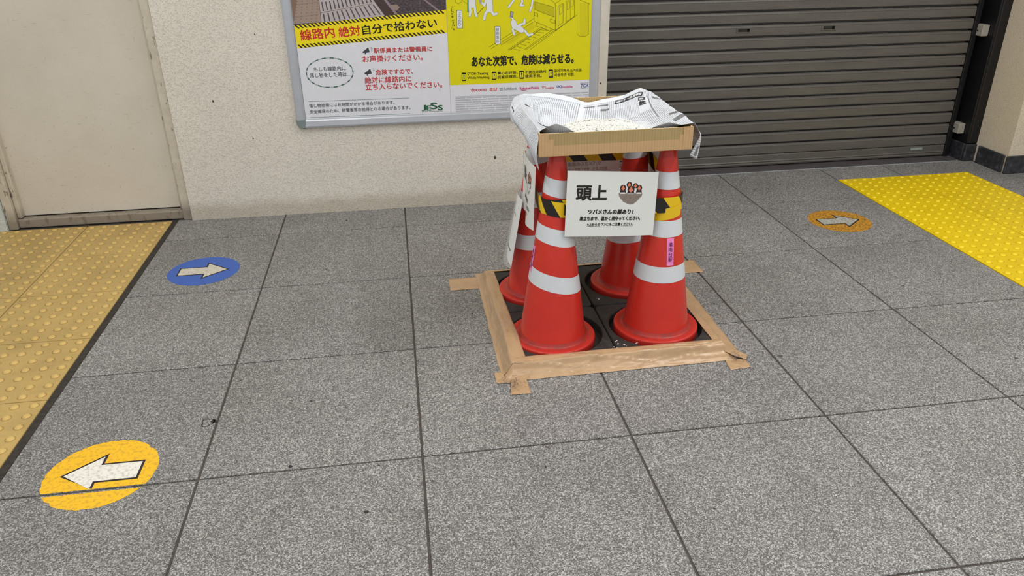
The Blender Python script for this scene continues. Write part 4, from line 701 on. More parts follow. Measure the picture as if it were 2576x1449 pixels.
 (5, 'white'): "3671,10755 3640,9867 3989,9858 4017,10748|4017,10748 3998,10678 3948,10623 3877,10594 3800,10595 3732,10628 3686,10685 3671,10755 3691,10824 3741,10879 3811,10908 3888,10907 3956,10874 4002,10818|3989,9858 3970,9787 3919,9731 3848,9701 3770,9703 3701,9737 3654,9795 3640,9867 3659,9938 3710,9993 3781,10023 3858,10021 3927,9988 3974,9930|3658,9734 3665,9505 3787,9509 3780,9738|3667,9519 3631,9376 3750,9350 3785,9494|3780,9735 3773,9710 3755,9691 3730,9680 3703,9681 3679,9693 3663,9713 3658,9738 3665,9763 3682,9782 3707,9792 3734,9792 3758,9780 3774,9760|3787,9505 3780,9480 3763,9461 3738,9450 3710,9451 3686,9463 3670,9483 3665,9508 3672,9533 3690,9553 3714,9563 3741,9562 3766,9551 3782,9530|3752,9362 3745,9337 3727,9317 3702,9307 3675,9307 3651,9319 3635,9340 3629,9365 3636,9390 3654,9409 3679,9420 3706,9419 3730,9407 3746,9387|3886,9729 3894,9499 4016,9503 4008,9733|3897,9482 3953,9322 4069,9359 4013,9519|4008,9729 4001,9704 3984,9685 3959,9674 3932,9675 3908,9687 3891,9707 3886,9732 3893,9757 3910,9776 3935,9787 3962,9786 3986,9774 4003,9754|4016,9499 4009,9474 3992,9455 3967,9444 3940,9445 3915,9457 3899,9477 3894,9502 3901,9527 3918,9547 3943,9557 3970,9556 3995,9545 4011,9524|4073,9339 4066,9314 4048,9294 4023,9284 3996,9284 3972,9296 3955,9317 3950,9342 3957,9367 3974,9387 3999,9397 4027,9396 4051,9384 4067,9364|4483,10662 4502,9610 4793,9614 4771,10667|4771,10661 4755,10604 4714,10558 4656,10534 4592,10535 4534,10562 4496,10610 4483,10668 4499,10725 4540,10770 4598,10795 4662,10794 4719,10767 4758,10720|4793,9608 4778,9549 4736,9503 4677,9478 4612,9480 4554,9508 4515,9556 4502,9616 4518,9675 4559,9721 4618,9746 4683,9744 4741,9717 4780,9668|4489,9592 4378,9450 4477,9382 4588,9523|4368,9428 4315,9198 4436,9173 4488,9404|4600,9556 4593,9531 4576,9511 4551,9501 4524,9502 4499,9513 4483,9534 4477,9559 4484,9584 4502,9603 4527,9614 4554,9613 4578,9601 4595,9581|4489,9414 4482,9389 4465,9370 4440,9359 4413,9360 4388,9372 4372,9392 4366,9418 4373,9443 4391,9462 4416,9473 4443,9472 4467,9460 4484,9440|4437,9184 4430,9159 4413,9139 4388,9128 4360,9129 4336,9141 4319,9162 4314,9187 4321,9212 4338,9232 4363,9242 4391,9242 4415,9230 4432,9209|4685,9478 4775,9346 4879,9407 4789,9540|4845,9321 4985,9361 4948,9472 4809,9432|4799,9507 4792,9483 4775,9463 4750,9452 4722,9453 4698,9465 4681,9485 4676,9511 4683,9535 4700,9555 4725,9566 4752,9565 4777,9553 4793,9533|4888,9375 4882,9350 4864,9330 4839,9320 4812,9320 4787,9332 4771,9353 4765,9378 4772,9403 4789,9423 4814,9433 4842,9433 4866,9421 4883,9400|5028,9415 5022,9390 5004,9370 4979,9359 4952,9360 4927,9372 4910,9393 4905,9418 4911,9443 4929,9462 4954,9473 4981,9472 5006,9460 5022,9440|4472,10134 4342,9809 4442,9773 4572,10099|4433,9823 4329,9940 4247,9876 4350,9759|4575,10115 4570,10093 4554,10076 4533,10067 4509,10068 4488,10078 4474,10096 4469,10117 4475,10139 4490,10156 4511,10165 4535,10164 4556,10154 4571,10136|4445,9790 4439,9768 4424,9751 4402,9742 4378,9742 4357,9753 4343,9771 4338,9792 4344,9814 4359,9831 4381,9840 4405,9840 4426,9829 4440,9812|4341,9907 4335,9885 4320,9868 4298,9859 4275,9860 4254,9870 4239,9888 4235,9909 4240,9931 4256,9948 4277,9957 4301,9956 4322,9946 4337,9928|5923,10303 5736,9993 5817,9950 6004,10260|5739,9999 5505,9717 5578,9663 5813,9945|6010,10280 6005,10262 5992,10248 5973,10240 5953,10240 5935,10249 5922,10264 5917,10283 5922,10301 5935,10316 5954,10323 5974,10323 5993,10314 6005,10299|5822,9971 5818,9952 5805,9938 5786,9930 5765,9930 5747,9939 5734,9954 5730,9973 5735,9992 5748,10006 5766,10014 5787,10013 5805,10005 5818,9990|5588,9689 5583,9670 5570,9656 5551,9648 5531,9648 5512,9657 5500,9673 5495,9691 5500,9710 5513,9725 5532,9733 5552,9732 5571,9723 5584,9708|5998,10263 6166,9916 6250,9950 6082,10297|6166,9952 6072,9767 6156,9729 6250,9914|6117,9705 6256,9708 6251,9795 6112,9791|6087,10279 6082,10260 6069,10246 6050,10238 6030,10238 6011,10247 5999,10262 5994,10281 5999,10299 6012,10314 6030,10322 6051,10321 6069,10312 6082,10297|6254,9932 6250,9913 6237,9898 6218,9890 6197,9891 6179,9900 6166,9915 6162,9934 6166,9952 6179,9967 6198,9975 6219,9974 6237,9966 6250,9950|6161,9747 6156,9728 6143,9713 6124,9706 6104,9706 6085,9715 6072,9730 6068,9749 6072,9768 6085,9783 6104,9790 6125,9790 6143,9781 6156,9766|6300,9751 6295,9732 6283,9717 6264,9709 6243,9710 6224,9719 6212,9734 6207,9753 6212,9772 6225,9786 6243,9794 6264,9794 6283,9785 6296,9769|6657,10057 6603,9698 6696,9684 6750,10043|6606,9708 6520,9508 6607,9473 6693,9674|6750,10049 6745,10030 6733,10016 6714,10008 6693,10008 6675,10017 6662,10032 6657,10051 6662,10070 6675,10084 6693,10092 6714,10092 6732,10083 6745,10068|6696,9690 6692,9671 6679,9657 6660,9649 6639,9649 6620,9658 6607,9673 6603,9692 6607,9711 6620,9726 6639,9734 6660,9733 6679,9724 6692,9709|6611,9489 6606,9470 6593,9456 6574,9448 6553,9448 6535,9457 6522,9473 6517,9492 6522,9510 6535,9525 6553,9533 6574,9533 6593,9524 6606,9508|5645,8977 5682,8814 5941,8862 5904,9025|5743,8732 6086,8530 6223,8743 5880,8944|5907,8997 5893,8943 5856,8901 5803,8878 5744,8880 5691,8906 5654,8950 5642,9005 5656,9058 5693,9100 5746,9123 5805,9121 5858,9096 5894,9052|5945,8834 5931,8780 5894,8738 5840,8715 5781,8717 5728,8743 5692,8787 5679,8842 5693,8896 5730,8938 5783,8961 5842,8959 5895,8934 5932,8889|6288,8632 6275,8578 6237,8535 6184,8513 6124,8514 6071,8540 6034,8585 6021,8640 6035,8694 6072,8737 6126,8760 6185,8758 6238,8732 6275,8687|6208,8702 6115,8897 6009,8854 6101,8659|6080,8822 6316,8889 6279,8995 6044,8928|6356,8938 6364,9099 6247,9108 6239,8946|6214,8679 6208,8655 6191,8636 6168,8626 6142,8627 6118,8638 6102,8658 6096,8682 6102,8706 6119,8725 6142,8735 6168,8734 6192,8723 6208,8703|6121,8874 6115,8850 6098,8831 6075,8821 6049,8822 6025,8833 6009,8853 6003,8877 6009,8901 6026,8919 6049,8929 6075,8929 6099,8917 6115,8898|6356,8941 6350,8917 6334,8898 6310,8888 6284,8889 6260,8900 6244,8920 6238,8944 6244,8968 6261,8986 6284,8996 6310,8996 6334,8984 6350,8965|6364,9102 6358,9078 6342,9059 6318,9049 6292,9050 6269,9061 6253,9081 6247,9105 6253,9129 6269,9147 6293,9157 6319,9157 6342,9145 6358,9126|6268,8571 6441,8358 6528,8420 6355,8633|6502,8339 6691,8393 6656,8493 6467,8439|6367,8601 6361,8578 6346,8561 6324,8551 6299,8552 6277,8563 6262,8581 6257,8604 6262,8626 6277,8644 6300,8653 6324,8652 6346,8642 6361,8623|6540,8387 6534,8365 6519,8347 6497,8338 6472,8338 6450,8349 6435,8368 6429,8390 6435,8413 6450,8431 6472,8440 6497,8439 6519,8429 6534,8410|6729,8441 6724,8419 6708,8401 6686,8391 6662,8392 6639,8403 6624,8422 6619,8444 6624,8467 6639,8485 6661,8494 6686,8493 6708,8482 6724,8464|5815,9089 5777,9177 5697,9149 5735,9060|5767,9190 5660,9295 5599,9240 5706,9135|5818,9073 5813,9056 5801,9042 5784,9035 5765,9035 5748,9043 5736,9058 5732,9075 5737,9093 5749,9106 5766,9114 5785,9113 5802,9105 5814,9091|5780,9162 5775,9144 5763,9131 5746,9123 5727,9124 5710,9132 5698,9147 5694,9164 5699,9181 5711,9195 5728,9202 5747,9202 5764,9194 5776,9179|5672,9267 5668,9249 5656,9236 5638,9229 5619,9229 5602,9237 5591,9252 5587,9269 5591,9286 5603,9300 5620,9307 5639,9307 5656,9298 5668,9284|5665,8677 5756,8437 5860,8471 5768,8710|5771,8692 5766,8670 5750,8652 5728,8643 5704,8643 5682,8654 5667,8673 5662,8695 5667,8717 5683,8735 5705,8744 5729,8744 5751,8733 5766,8715|5863,8452 5857,8430 5842,8412 5820,8403 5795,8403 5773,8414 5758,8433 5753,8455 5759,8478 5774,8495 5796,8505 5821,8504 5843,8493 5858,8475|3293,9594 3323,9582 3335,9553 3330,8853 3317,8825 3287,8814 3133,8818 3103,8831 3090,8860 3098,9559 3110,9587 3140,9598|5075,8836 5105,8823 5118,8794 5121,8081 5108,8052 5077,8041 4928,8046 4897,8059 4884,8089 4884,8801 4897,8829 4927,8840",
 (6, 'ggreen'): "3629,10616 3689,10615 3650,9509 3581,9510",
 (6, 'sgrey'): "4168,10252 4290,10249 4279,9851 4210,9839 4160,9954",
 (6, 'dark'): "5624,9500 5779,9479 5737,9214 5613,9239",
 (7, 'sgrey'): "5643,9474 5756,9459 5725,9239 5632,9256",
 (4, 'dark'): "3311,9610 3341,9597 3353,9569 3348,8837 3335,8808 3304,8797 3116,8803 3086,8815 3074,8845 3081,9576 3094,9604 3124,9615|5092,8852 5123,8839 5136,8810 5139,8064 5126,8035 5095,8023 4911,8029 4880,8043 4867,8072 4867,8817 4880,8846 4910,8857",
 (4, 'black'): "3396,6748 3420,6737 3430,6712 3425,6385 3414,6361 3389,6352 3239,6357 3214,6369 3204,6393 3211,6720 3221,6744 3246,6753|4868,6741 4893,6730 4903,6705 4904,6376 4893,6352 4868,6343 4716,6348 4691,6360 4681,6385 4681,6713 4692,6737 4717,6746|6225,6747 6251,6736 6262,6711 6267,6381 6257,6356 6232,6347 6078,6353 6053,6364 6042,6389 6037,6719 6047,6743 6073,6753|7681,6746 7707,6735 7719,6710 7730,6378 7720,6353 7695,6344 7540,6350 7514,6361 7502,6386 7492,6718 7502,6742 7527,6752",
 (5, 'ryellow'): "3243,6676 3402,6679 3397,6421 3238,6418|4715,6669 4875,6672 4874,6412 4714,6409|6072,6675 6234,6678 6237,6417 6075,6414|7528,6673 7691,6676 7699,6414 7535,6411",
 (6, 'black'): "3295,6649 3352,6646 3334,6509 3307,6510|3341,6466 3334,6451 3318,6445 3303,6452 3297,6468 3304,6483 3320,6488 3335,6481|4768,6641 4826,6639 4809,6501 4783,6502|4817,6457 4811,6442 4795,6437 4779,6444 4773,6459 4780,6474 4796,6480 4811,6473|6126,6647 6184,6645 6170,6506 6143,6507|6179,6462 6172,6447 6156,6442 6140,6448 6134,6464 6141,6479 6156,6485 6172,6478|7583,6645 7642,6643 7630,6504 7602,6505|7639,6460 7633,6445 7617,6439 7601,6446 7594,6462 7600,6477 7616,6483 7632,6476",
 (5, 'lgrey'): "5045,5951 5216,5953 5215,5909 5044,5907|5048,5863 5219,5865 5218,5821 5047,5819|9125,5780 9523,5782 9524,5764 9125,5762",
 (5, 'magenta'): "6112,5803 6430,5808 6316,5777 6121,5776",
 (4, 'lgrey'): "2856,5627 9521,5567 9522,5554 2855,5614",
}
VERTICAL_TEXT = [('ぶ', 0.3153, 0.9389, 0.0127, 0.0137), ('つ', 0.3146, 0.9212, 0.0127, 0.0137), ('か', 0.3139, 0.905, 0.0128, 0.0138), ('り', 0.3133, 0.8912, 0.0129, 0.0138), ('線', 0.4936, 0.863, 0.0131, 0.014), ('路', 0.4933, 0.8465, 0.0131, 0.0141), ('落', 0.4929, 0.8283, 0.0131, 0.0141), ('ち', 0.4926, 0.8096, 0.0131, 0.0141)]

def unpack(D):
    for (layer, key), s in D.items():
        for part in s.split('|'):
            yield layer, key, [tuple(int(q) / 1e4 for q in p.split(',')) for p in part.split()]
TEXT_LEFT = [
('線路内','red',-0.4140,0.8462,0.1544,0.0471,4.21),
('絶対','red',-0.2403,0.8569,0.0982,0.0449,3.92),
('自分で拾わない','black',-0.1318,0.8645,0.3473,0.0422,4.00),
('駅係員または警備員に','red2',-0.0884,0.7803,0.2734,0.0239,-0.78),
('お声掛けください。','red2',-0.1434,0.7407,0.2810,0.0299,-0.64),
('危険ですので、','red2',-0.0874,0.6792,0.1738,0.0253,-0.46),
('絶対に線路内に','red2',-0.1428,0.6423,0.2202,0.0289,-0.34),
('立ち入らないでください。','red2',-0.1428,0.6098,0.3667,0.0308,-0.54),
('もしも線路内に','dark',-0.3734,0.7066,0.1465,0.0208,-0.47),
('落し物をした時は…','dark',-0.3957,0.6782,0.1911,0.0209,-0.66),
('落し物拾得にはお時間がかかる場合があります。','dark2',-0.4157,0.5385,0.4049,0.0173,-0.63),
('安全確保のため、終電後等の拾得となる場合があります。','dark2',-0.4158,0.5103,0.4796,0.0183,-0.71),
('JESS','green',0.1187,0.5010,0.1021,0.0377,0.47),
('JR East Station Service','grey',0.1190,0.4908,0.1012,0.0089,-0.78),
]
TEXT_RIGHT = [
('あなた次第で、危険は減らせる。','black',0.3717,0.7014,0.5017,0.0470,0.07),
('STOP: Texting','black',0.3491,0.6594,0.1018,0.0147,-0.69),
('While Walking.','black',0.3484,0.6404,0.1100,0.0148,-0.84),
('專心走好路，','black',0.4963,0.6590,0.0983,0.0148,-0.62),
('別當低頭族。','black',0.4959,0.6400,0.0986,0.0158,-0.66),
('不要在走路时','black',0.6319,0.6588,0.1061,0.0149,-0.48),
('使用手机。','black',0.6318,0.6392,0.0836,0.0150,-0.08),
('걸어가면서 스마트폰','black',0.7778,0.6590,0.1379,0.0159,-0.84),
('사용하면 위험.','black',0.7781,0.6393,0.1014,0.0160,-0.42),
('docomo','dred',0.3642,0.5832,0.0781,0.0167,-1.03),
('au','orange',0.4549,0.5831,0.0346,0.0142,0.60),
('SoftBank','lgrey',0.5268,0.5828,0.0655,0.0142,-0.76),
('Rakuten','magenta',0.6058,0.5823,0.0531,0.0134,-0.39),
('Mobile','magenta2',0.6620,0.5827,0.0401,0.0134,-0.40),
('Y!','red2',0.7149,0.5814,0.0201,0.0143,0.24),
('mobile','red2',0.7377,0.5814,0.0403,0.0099,-0.40),
('UQ','blue',0.7917,0.5819,0.0248,0.0144,-0.23),
('mobile','magenta2',0.8202,0.5825,0.0506,0.0117,0.24),
('TCA','blue2',0.9115,0.5816,0.0412,0.0163,0.21),
('Supported by','lgrey',0.9109,0.6003,0.0411,0.0054,0.24),
]
PXM = 0.2615
def poster(name, x0, x1, label, base_key):
    o = empty(name, (x0, POST_Y, PZ0)); tag(o, label, 'poster')
    fn = lambda a, b, off: (a - x0, -off, b - PZ0)
    me = box_mesh('paper', 0.0, x1 - x0, 0.0, 0.0012, 0.0, PZ1 - PZ0, ink(base_key))
    obj('paper', me, None, o)
    return o, Print(fn)
po, pr = poster('safety_poster', PX0, PXM - 0.0004, 'white safety poster with platform photo, yellow striped banner and red Japanese text', 'poster_white')
pr.poly('ballast', 0, [(PX0 + .0005, 0.905), (PXM - .001, 0.955), (PXM - .001, PZ1 - .001), (PX0 + .0005, PZ1 - .001)])
def clampx(p, a, b): return [(min(max(x, a), b), z) for x, z in p]
for layer, key, pts in unpack(DRAW_LEFT): pr.poly(key, layer, clampx(pts, PX0 + .0005, PXM - .001))
for s, key, x, z, w, h, a in TEXT_LEFT:
    bold = 0.0011 if key in ('red', 'black') else (0.0006 if h > 0.022 else 0.0002)
    if s == 'JESS': continue
    pr.text(s, key, 9, x, z, w, h, math.radians(a if abs(a) > 2 else 0.0), bold)
rnd = random.Random(8)
for i in range(12):         # brown run marks on the white sheet
    x = rnd.choice((.12, .165, .172, .18, .205)) + rnd.gauss(0, .006); z = rnd.uniform(.49, .66); b = rnd.uniform(.004, .022); a = rnd.uniform(.0004, .0010)
    pr.poly('stain', 7, [(x - a, z), (x, z - b), (x + a, z), (x, z + b * .4)])
for chx, x, z, w, h in (('J', .1187, .501, .021, .026), ('E', .1435, .501, .021, .023), ('S', .1625, .5065, .033, .031), ('S', .1985, .5005, .0225, .023)): pr.text(chx, 'green', 9, x, z, w, h, 0, 0.0012)
pr.build(po, 'print', {'ballast': M_ballast})
po2, pr = poster('phone_manners_poster', PXM + 0.0004, PX1, 'yellow poster about walking with phones, white strip of logos below', 'poster_white')
pr.poly('ryellow', 0, [(PXM + .0006, 0.6179), (PX1 - .0002, 0.6179), (PX1 - .0002, PZ1 - .001), (PXM + .0006, PZ1 - .001)])
for layer, key, pts in unpack(DRAW_RIGHT): pr.poly(key, layer, clampx(pts, PXM + .001, PX1 - .001))
for s, key, x, z, w, h, a in TEXT_RIGHT:
    bold = 0.0017 if h > 0.04 else (0.0004 if key in ('dred', 'magenta', 'blue', 'blue2', 'magenta2', 'orange') else 0.0003)
    pr.text(s, key, 9, x, z, w, h, 0.0, bold, 0.18 if key in ('orange', 'blue2') else 0.0)
rnd = random.Random(3)
for i in range(46):         # torn, rubbed-off patch at the left edge of the yellow sheet
    x = 0.2885 + rnd.gauss(0, .004); z = rnd.choice((rnd.uniform(.925, .985), rnd.uniform(.875, .945))); a = rnd.uniform(.001, .003); b = rnd.uniform(.001, .004)
    pr.poly('olive', 7, [(x - a, z), (x, z - b), (x + a, z + b * .3), (x, z + b)])
for s, x, z, w, h in VERTICAL_TEXT: pr.text(s, 'dark', 9, x, z, w, h)
random.seed(4)
for r in range(7):          # rows of print too small to read
    z = 0.5545 - r * 0.0109; x = 0.286
    while x < 0.945:
        w = random.uniform(0.036, 0.08); e = min(x + w, 0.952)
        while x < e:
            dw = random.uniform(0.0022, 0.005)
            for dz in (-0.0024, 0.0, 0.0021): pr.poly('mgrey', 8, [(x, z + dz), (x + dw * .78, z + dz), (x + dw * .78, z + dz + .0012), (x, z + dz + .0012)])
            x += dw
        x += 0.0045
pr.build(po2, 'print')

# ---------------------------------------------------------------- floor stickers
def floor_sticker(name, cx, cy, r, ang, m_disc, m_arrow, label, split_y=None, chew=0.0):
    o = empty(name, (cx, cy, 0)); tag(o, label, 'floor sticker', 'round arrow stickers on the floor')
    z = 0.0006
    rnd = random.Random(int(abs(cx * 1000)))
    def disc(y0=None, y1=None):
        pts = []
        for k in range(96):
            t = 2 * math.pi * k / 96; rr = r - (rnd.random() ** 4) * chew
            x, y = rr * math.cos(t), rr * math.sin(t)
            if y0 is not None: y = max(y, y0)
            if y1 is not None: y = min(y, y1)
            pts.append((x, y))
        n = len(pts)
        V = [(x, y, 0.0002) for x, y in pts] + [(x, y, z) for x, y in pts]
        F = [tuple(range(n, 2 * n))] + [(i, (i + 1) % n, n + (i + 1) % n, n + i) for i in range(n)]
        return mesh('disc', V, F, m_disc)
    if split_y is None: obj('disc', disc(), None, o)
    else:
        obj('disc', disc(y0=split_y - cy + 0.004), None, o); obj('disc', disc(y1=split_y - cy - 0.010), None, o)
    A = [(-0.106, -0.041), (-0.106, 0.041), (0.003, 0.041), (0.003, 0.086), (0.106, 0.0), (0.003, -0.086), (0.003, -0.041)]
    ca, sa = math.cos(ang), math.sin(ang)
    def arrow(name, grow, zz, m):
        pts = []
        n = len(A)
        for i in range(n):
            p0, p1, p2 = Vector(A[i - 1]), Vector(A[i]), Vector(A[(i + 1) % n])
            d1 = (p1 - p0).normalized(); d2 = (p2 - p1).normalized()
            n1 = Vector((-d1.y, d1.x)); n2 = Vector((-d2.y, d2.x)); b = n1 + n2
            b = b / max(0.35, b.dot(n1)) if b.length > 1e-6 else n1
            q = p1 + b * grow; pts.append((q.x * ca - q.y * sa, q.x * sa + q.y * ca))
        if split_y is not None: pts = [(x, max(y, split_y - cy + 0.004)) for x, y in pts]
        obj(name, mesh(name, [(x, y, zz) for x, y in pts], [tuple(range(n))][:1], m), None, o)
    arrow('arrow_outline', 0.0, z + 0.0003, M_st_line); arrow('arrow', -0.0066, z + 0.0006, m_arrow)
    return o
floor_sticker('floor_arrow_sticker', -0.870, 0.817, 0.147, 0.0, M_st_blue, M_st_cream, 'round blue floor sticker with a pale arrow pointing right')
floor_sticker('floor_arrow_sticker', -0.868, -0.530, 0.147, math.pi, M_st_yellow, M_st_white, 'round bright yellow floor sticker, white arrow pointing left, cut by a tile joint', -0.600, 0.006)
floor_sticker('floor_arrow_sticker', 2.092, 0.897, 0.147, -0.0, M_st_orange, M_st_grey, 'round worn orange-brown floor sticker with a grey arrow near the yellow tactile strip', None, 0.002)

# ---------------------------------------------------------------- cone weights (black rubber plates)
PLH = 0.040; HR = 0.163; PW = 0.3575
def plate_mesh():
    bm = bmesh.new(); n = 96; R = PW / 2; cr = 0.018
    def sq(t):
        c, s = math.cos(t), math.sin(t); m = max(abs(c), abs(s)); x, y = c / m * R, s / m * R
        # rounded corners
        ax, ay = abs(x), abs(y)
        if ax > R - cr and ay > R - cr:
            dx, dy = ax - (R - cr), ay - (R - cr); l = math.hypot(dx, dy)
            ax, ay = R - cr + dx / l * cr, R - cr + dy / l * cr
            x, y = math.copysign(ax, x), math.copysign(ay, y)
        return x, y
    rings = []
    def ring(fn, z): rings.append([bm.verts.new((*fn(2 * math.pi * k / n), z)) for k in range(n)])
    circ = lambda r: (lambda t: (r * math.cos(t), r * math.sin(t)))
    ring(sq, 0.001); ring(sq, PLH - 0.004); ring(lambda t: tuple(v * 0.985 for v in sq(t)), PLH)
    ring(circ(HR + 0.008), PLH); ring(circ(HR + 0.006), PLH + 0.0018); ring(circ(HR + 0.002), PLH + 0.0018); ring(circ(HR), PLH - 0.001); ring(circ(HR), 0.012); 
    for a, b in zip(rings, rings[1:]):
        for k in range(n): bm.faces.new((a[k], a[(k + 1) % n], b[(k + 1) % n], b[k]))
    bm.faces.new(rings[-1]); bm.faces.new(rings[0])
    return bm_mesh('cone_weight', bm, M_rubber)
pm = plate_mesh()
PC = {'front left': (0.4905, -0.0385), 'front right': (0.8515, -0.0385), 'rear left': (0.4905, 0.3265), 'rear right': (0.8515, 0.3265)}
for pos_, (x, y) in PC.items():
    o = bpy.data.objects.new('cone_weight', pm); link(o); o.location = (x, y, 0)
    tag(o, 'square black rubber base plate under the %s traffic cone' % pos_, 'cone base', 'rubber plates under the four cones')

# ---------------------------------------------------------------- traffic cones
CR0, CK = 0.1212, 0.1397
def cone_r(z): return CR0 - CK * z
CH = 0.6975
CB = 0.0125
cone_prof = [(0.100, 0.052), (cone_r(0.052), 0.052)] + [(cone_r(z), z) for z in (0.06, 0.1, 0.2, 0.3, 0.4, 0.5, 0.6, 0.67)] + [(cone_r(0.685) - 0.001, 0.685), (cone_r(0.69) - 0.006, 0.694), (0.010, CH), (0.0005, CH)]
V, F = lathe(cone_prof, 72); cone_me = mesh('body', V, F, M_cone, True)
fl_prof = [(0.09, CB), (0.145, CB), (0.1475, CB + 0.004), (0.1475, 0.0425), (0.1468, 0.0462), (0.1445, 0.0484), (0.140, 0.0490), (0.126, 0.0478), (0.120, 0.0482), (0.1165, 0.052), (cone_r(0.062) + .0002, 0.062)]
V, F = lathe(fl_prof, 72); fl_me = mesh('base_flange', V, F, M_flange, True)
def band_mesh(z0, z1, tx, ty, off=0.0009):
    n = 72; V = []; F = []
    zs = [z0 + (z1 - z0) * q / 3 for q in range(4)]
    for z in zs:
        for k in range(n):
            t = 2 * math.pi * k / n; zz = z
            for _ in range(3):
                r = cone_r(zz) + off; zz = z + tx * r * math.cos(t) + ty * r * math.sin(t)
            r = cone_r(zz) + off
            V.append((r * math.cos(t), r * math.sin(t), zz))
    for i in range(3):
        for k in range(n): F.append((i * n + k, i * n + (k + 1) % n, (i + 1) * n + (k + 1) % n, (i + 1) * n + k))
    return mesh('reflective_band', V, F, M_band, True)
CONES = {}
def traffic_cone(pos_, x, y, lean, tilt, label):
    o = empty('traffic_cone', (x, y, 0)); o.rotation_euler = (lean[0], lean[1], 0)
    tag(o, label, 'traffic cone', 'four traffic cones carrying the box')
    b = obj('body', cone_me, None, o); obj('base_flange', fl_me, None, o)
    for z0, z1 in ((0.241, 0.2965), (0.3975, 0.4520), (0.554, 0.6095)):
        obj('reflective_band', band_mesh(z0, z1, *tilt), None, o)
    CONES[pos_] = o
    return o
traffic_cone('FR', 0.853, -0.034, (0, 0), (0.0, 0.0), 'front right red traffic cone with white bands and a pink name sticker facing forward')
traffic_cone('FL', 0.4780, -0.0455, (0, 0.010), (-0.21, 0.03), 'front left red traffic cone with tilted white bands, nearest the camera')
traffic_cone('BL', 0.4905, 0.328, (0, 0), (0.14, 0.0), 'rear left red traffic cone mostly hidden by the paper signs')
traffic_cone('BR', 0.859, 0.330, (0, 0), (0.17, -0.02), 'rear right red traffic cone standing behind the front sign')

# pink station-name stickers wrapped on the cones
def cone_sticker(parent, th0, zc, w=0.0245, h=0.093):
    def fn(a, b, off):      # a sideways metres, b up metres from centre
        z = zc + b; r = cone_r(z) + 0.0010 + off; t = th0 + a / r
        return (r * math.cos(t), r * math.sin(t), z)
    V, F = surf(lambda u, v: fn((u - .5) * w, (v - .5) * h, 0.0), 6, 8)
    st = obj('name_sticker', mesh('name_sticker', V, F, M_pink, True), None, parent)
    p = Print(fn, 0.0002)
    for i, chx in enumerate('港南台駅'):
        p.text(chx, 'pinkink', 9, -0.0073, 0.0175 - i * 0.0168, 0.0146, 0.0150, 0, 0.00015)
    p.build(st, 'print', {'pinkink': M_pink_ink})
cone_sticker(CONES['FR'], math.radians(-90 + 5), 0.348)
cone_sticker(CONES['FL'], math.radians(180 + 3), 0.335)

# ---------------------------------------------------------------- brown packing tape round the plates
def ribbon(name, path, prof, label, amp=0.0022, seed=0, mat=None, nl=70, jag=0.0, bulge=None, taper=0.0, drop=None):
    """path: function t->(origin, inward dir, along dir); prof: list of (inward, z)"""
    def at(s):
        k = s * (len(prof) - 1); i = min(int(k), len(prof) - 2); f = k - i
        return (prof[i][0] * (1 - f) + prof[i + 1][0] * f, prof[i][1] * (1 - f) + prof[i + 1][1] * f)
    def fn(u, v):
        o, inn = path(u)
        a, z = at(v)
        p = Vector((o[0] * 40 + seed * 7.1, o[1] * 40, v * 3.0))
        nz = noise.noise(Vector((p.x * 0.25, p.y * 0.25, v * 5 + seed)))
        nz2 = noise.noise(Vector((p.x * 0.8, p.y * 0.8, v * 9 + seed * 3)))
        free = math.sin(math.pi * min(1, max(0, v)))     # edges stay stuck down
        e = noise.noise(Vector((u * 11 + seed, v * 2, 4.2))) * 0.0025
        cr1 = 1 - abs(noise.noise(Vector((p.x * 0.11 + v * 2.2, p.y * 0.11 + v * 2.2, seed * 5.0)))) * 6
        cr2 = 1 - abs(noise.noise(Vector((p.x * 0.16 - v * 2.6, p.y * 0.16 - v * 2.6, seed * 9.0)))) * 7
        zz = z + free * amp * (abs(nz) * 1.2 + 0.25 * abs(nz2) + 0.9 * max(0, cr1) ** 1.6 + 0.6 * max(0, cr2) ** 1.6)
        a2 = a + e
        if bulge and v > 0.35: zz += bulge[1] * math.exp(-((o[1] - bulge[0]) / bulge[2]) ** 2) * min(1, (v - 0.35) / 0.3)
        a2 *= 1 - taper * u * v
        if drop:
            q = min(1.0, (u + 0.004) / drop[0] if drop[0] else 1.0, (1 - u + 0.004) / drop[1] if drop[1] else 1.0); q = q * q * (3 - 2 * q)
            zz = 0.0014 + (zz - 0.0014) * q
        x = o[0] + inn[0] * a2; y = o[1] + inn[1] * a2
        return (x, y, zz)
    V, F = surf(fn, nl * 2, 26)
    me = mesh(name, V, F, mat or M_ptape, True)
    o = obj(name, me); thin(o, 0.0004, 1.0)
    tag(o, label, 'tape', 'brown tape strips round the rubber plates')
    return o
TZ = PLH + 0.0026
def lerp2(a, b, t): return (a[0] + (b[0] - a[0]) * t, a[1] + (b[1] - a[1]) * t)
# left strip
ribbon('packing_tape', lambda t: (lerp2((0.272, -0.225), (0.274, 0.585), t), (1, 0)), [(0.0, 0.0012), (0.010, 0.003), (0.024, 0.020), (0.037, TZ), (0.060, TZ + 0.0012), (0.088, TZ + 0.0006)], 'strip of brown tape along the left edge of the rubber plates', 0.0034, 1, None, 90, 0, (-0.045, 0.013, 0.10), 0.22, (0, 0.10))
# right strip
ribbon('packing_tape', lambda t: (lerp2((1.098, -0.190), (1.102, 0.56), t), (-1, 0)), [(0.0, 0.0012), (0.030, 0.004), (0.052, 0.022), (0.067, TZ), (0.078, TZ + 0.001), (0.092, TZ + 0.0006)], 'strip of brown tape along the right edge of the rubber plates', 0.0026, 2, drop=(0, 0.08))
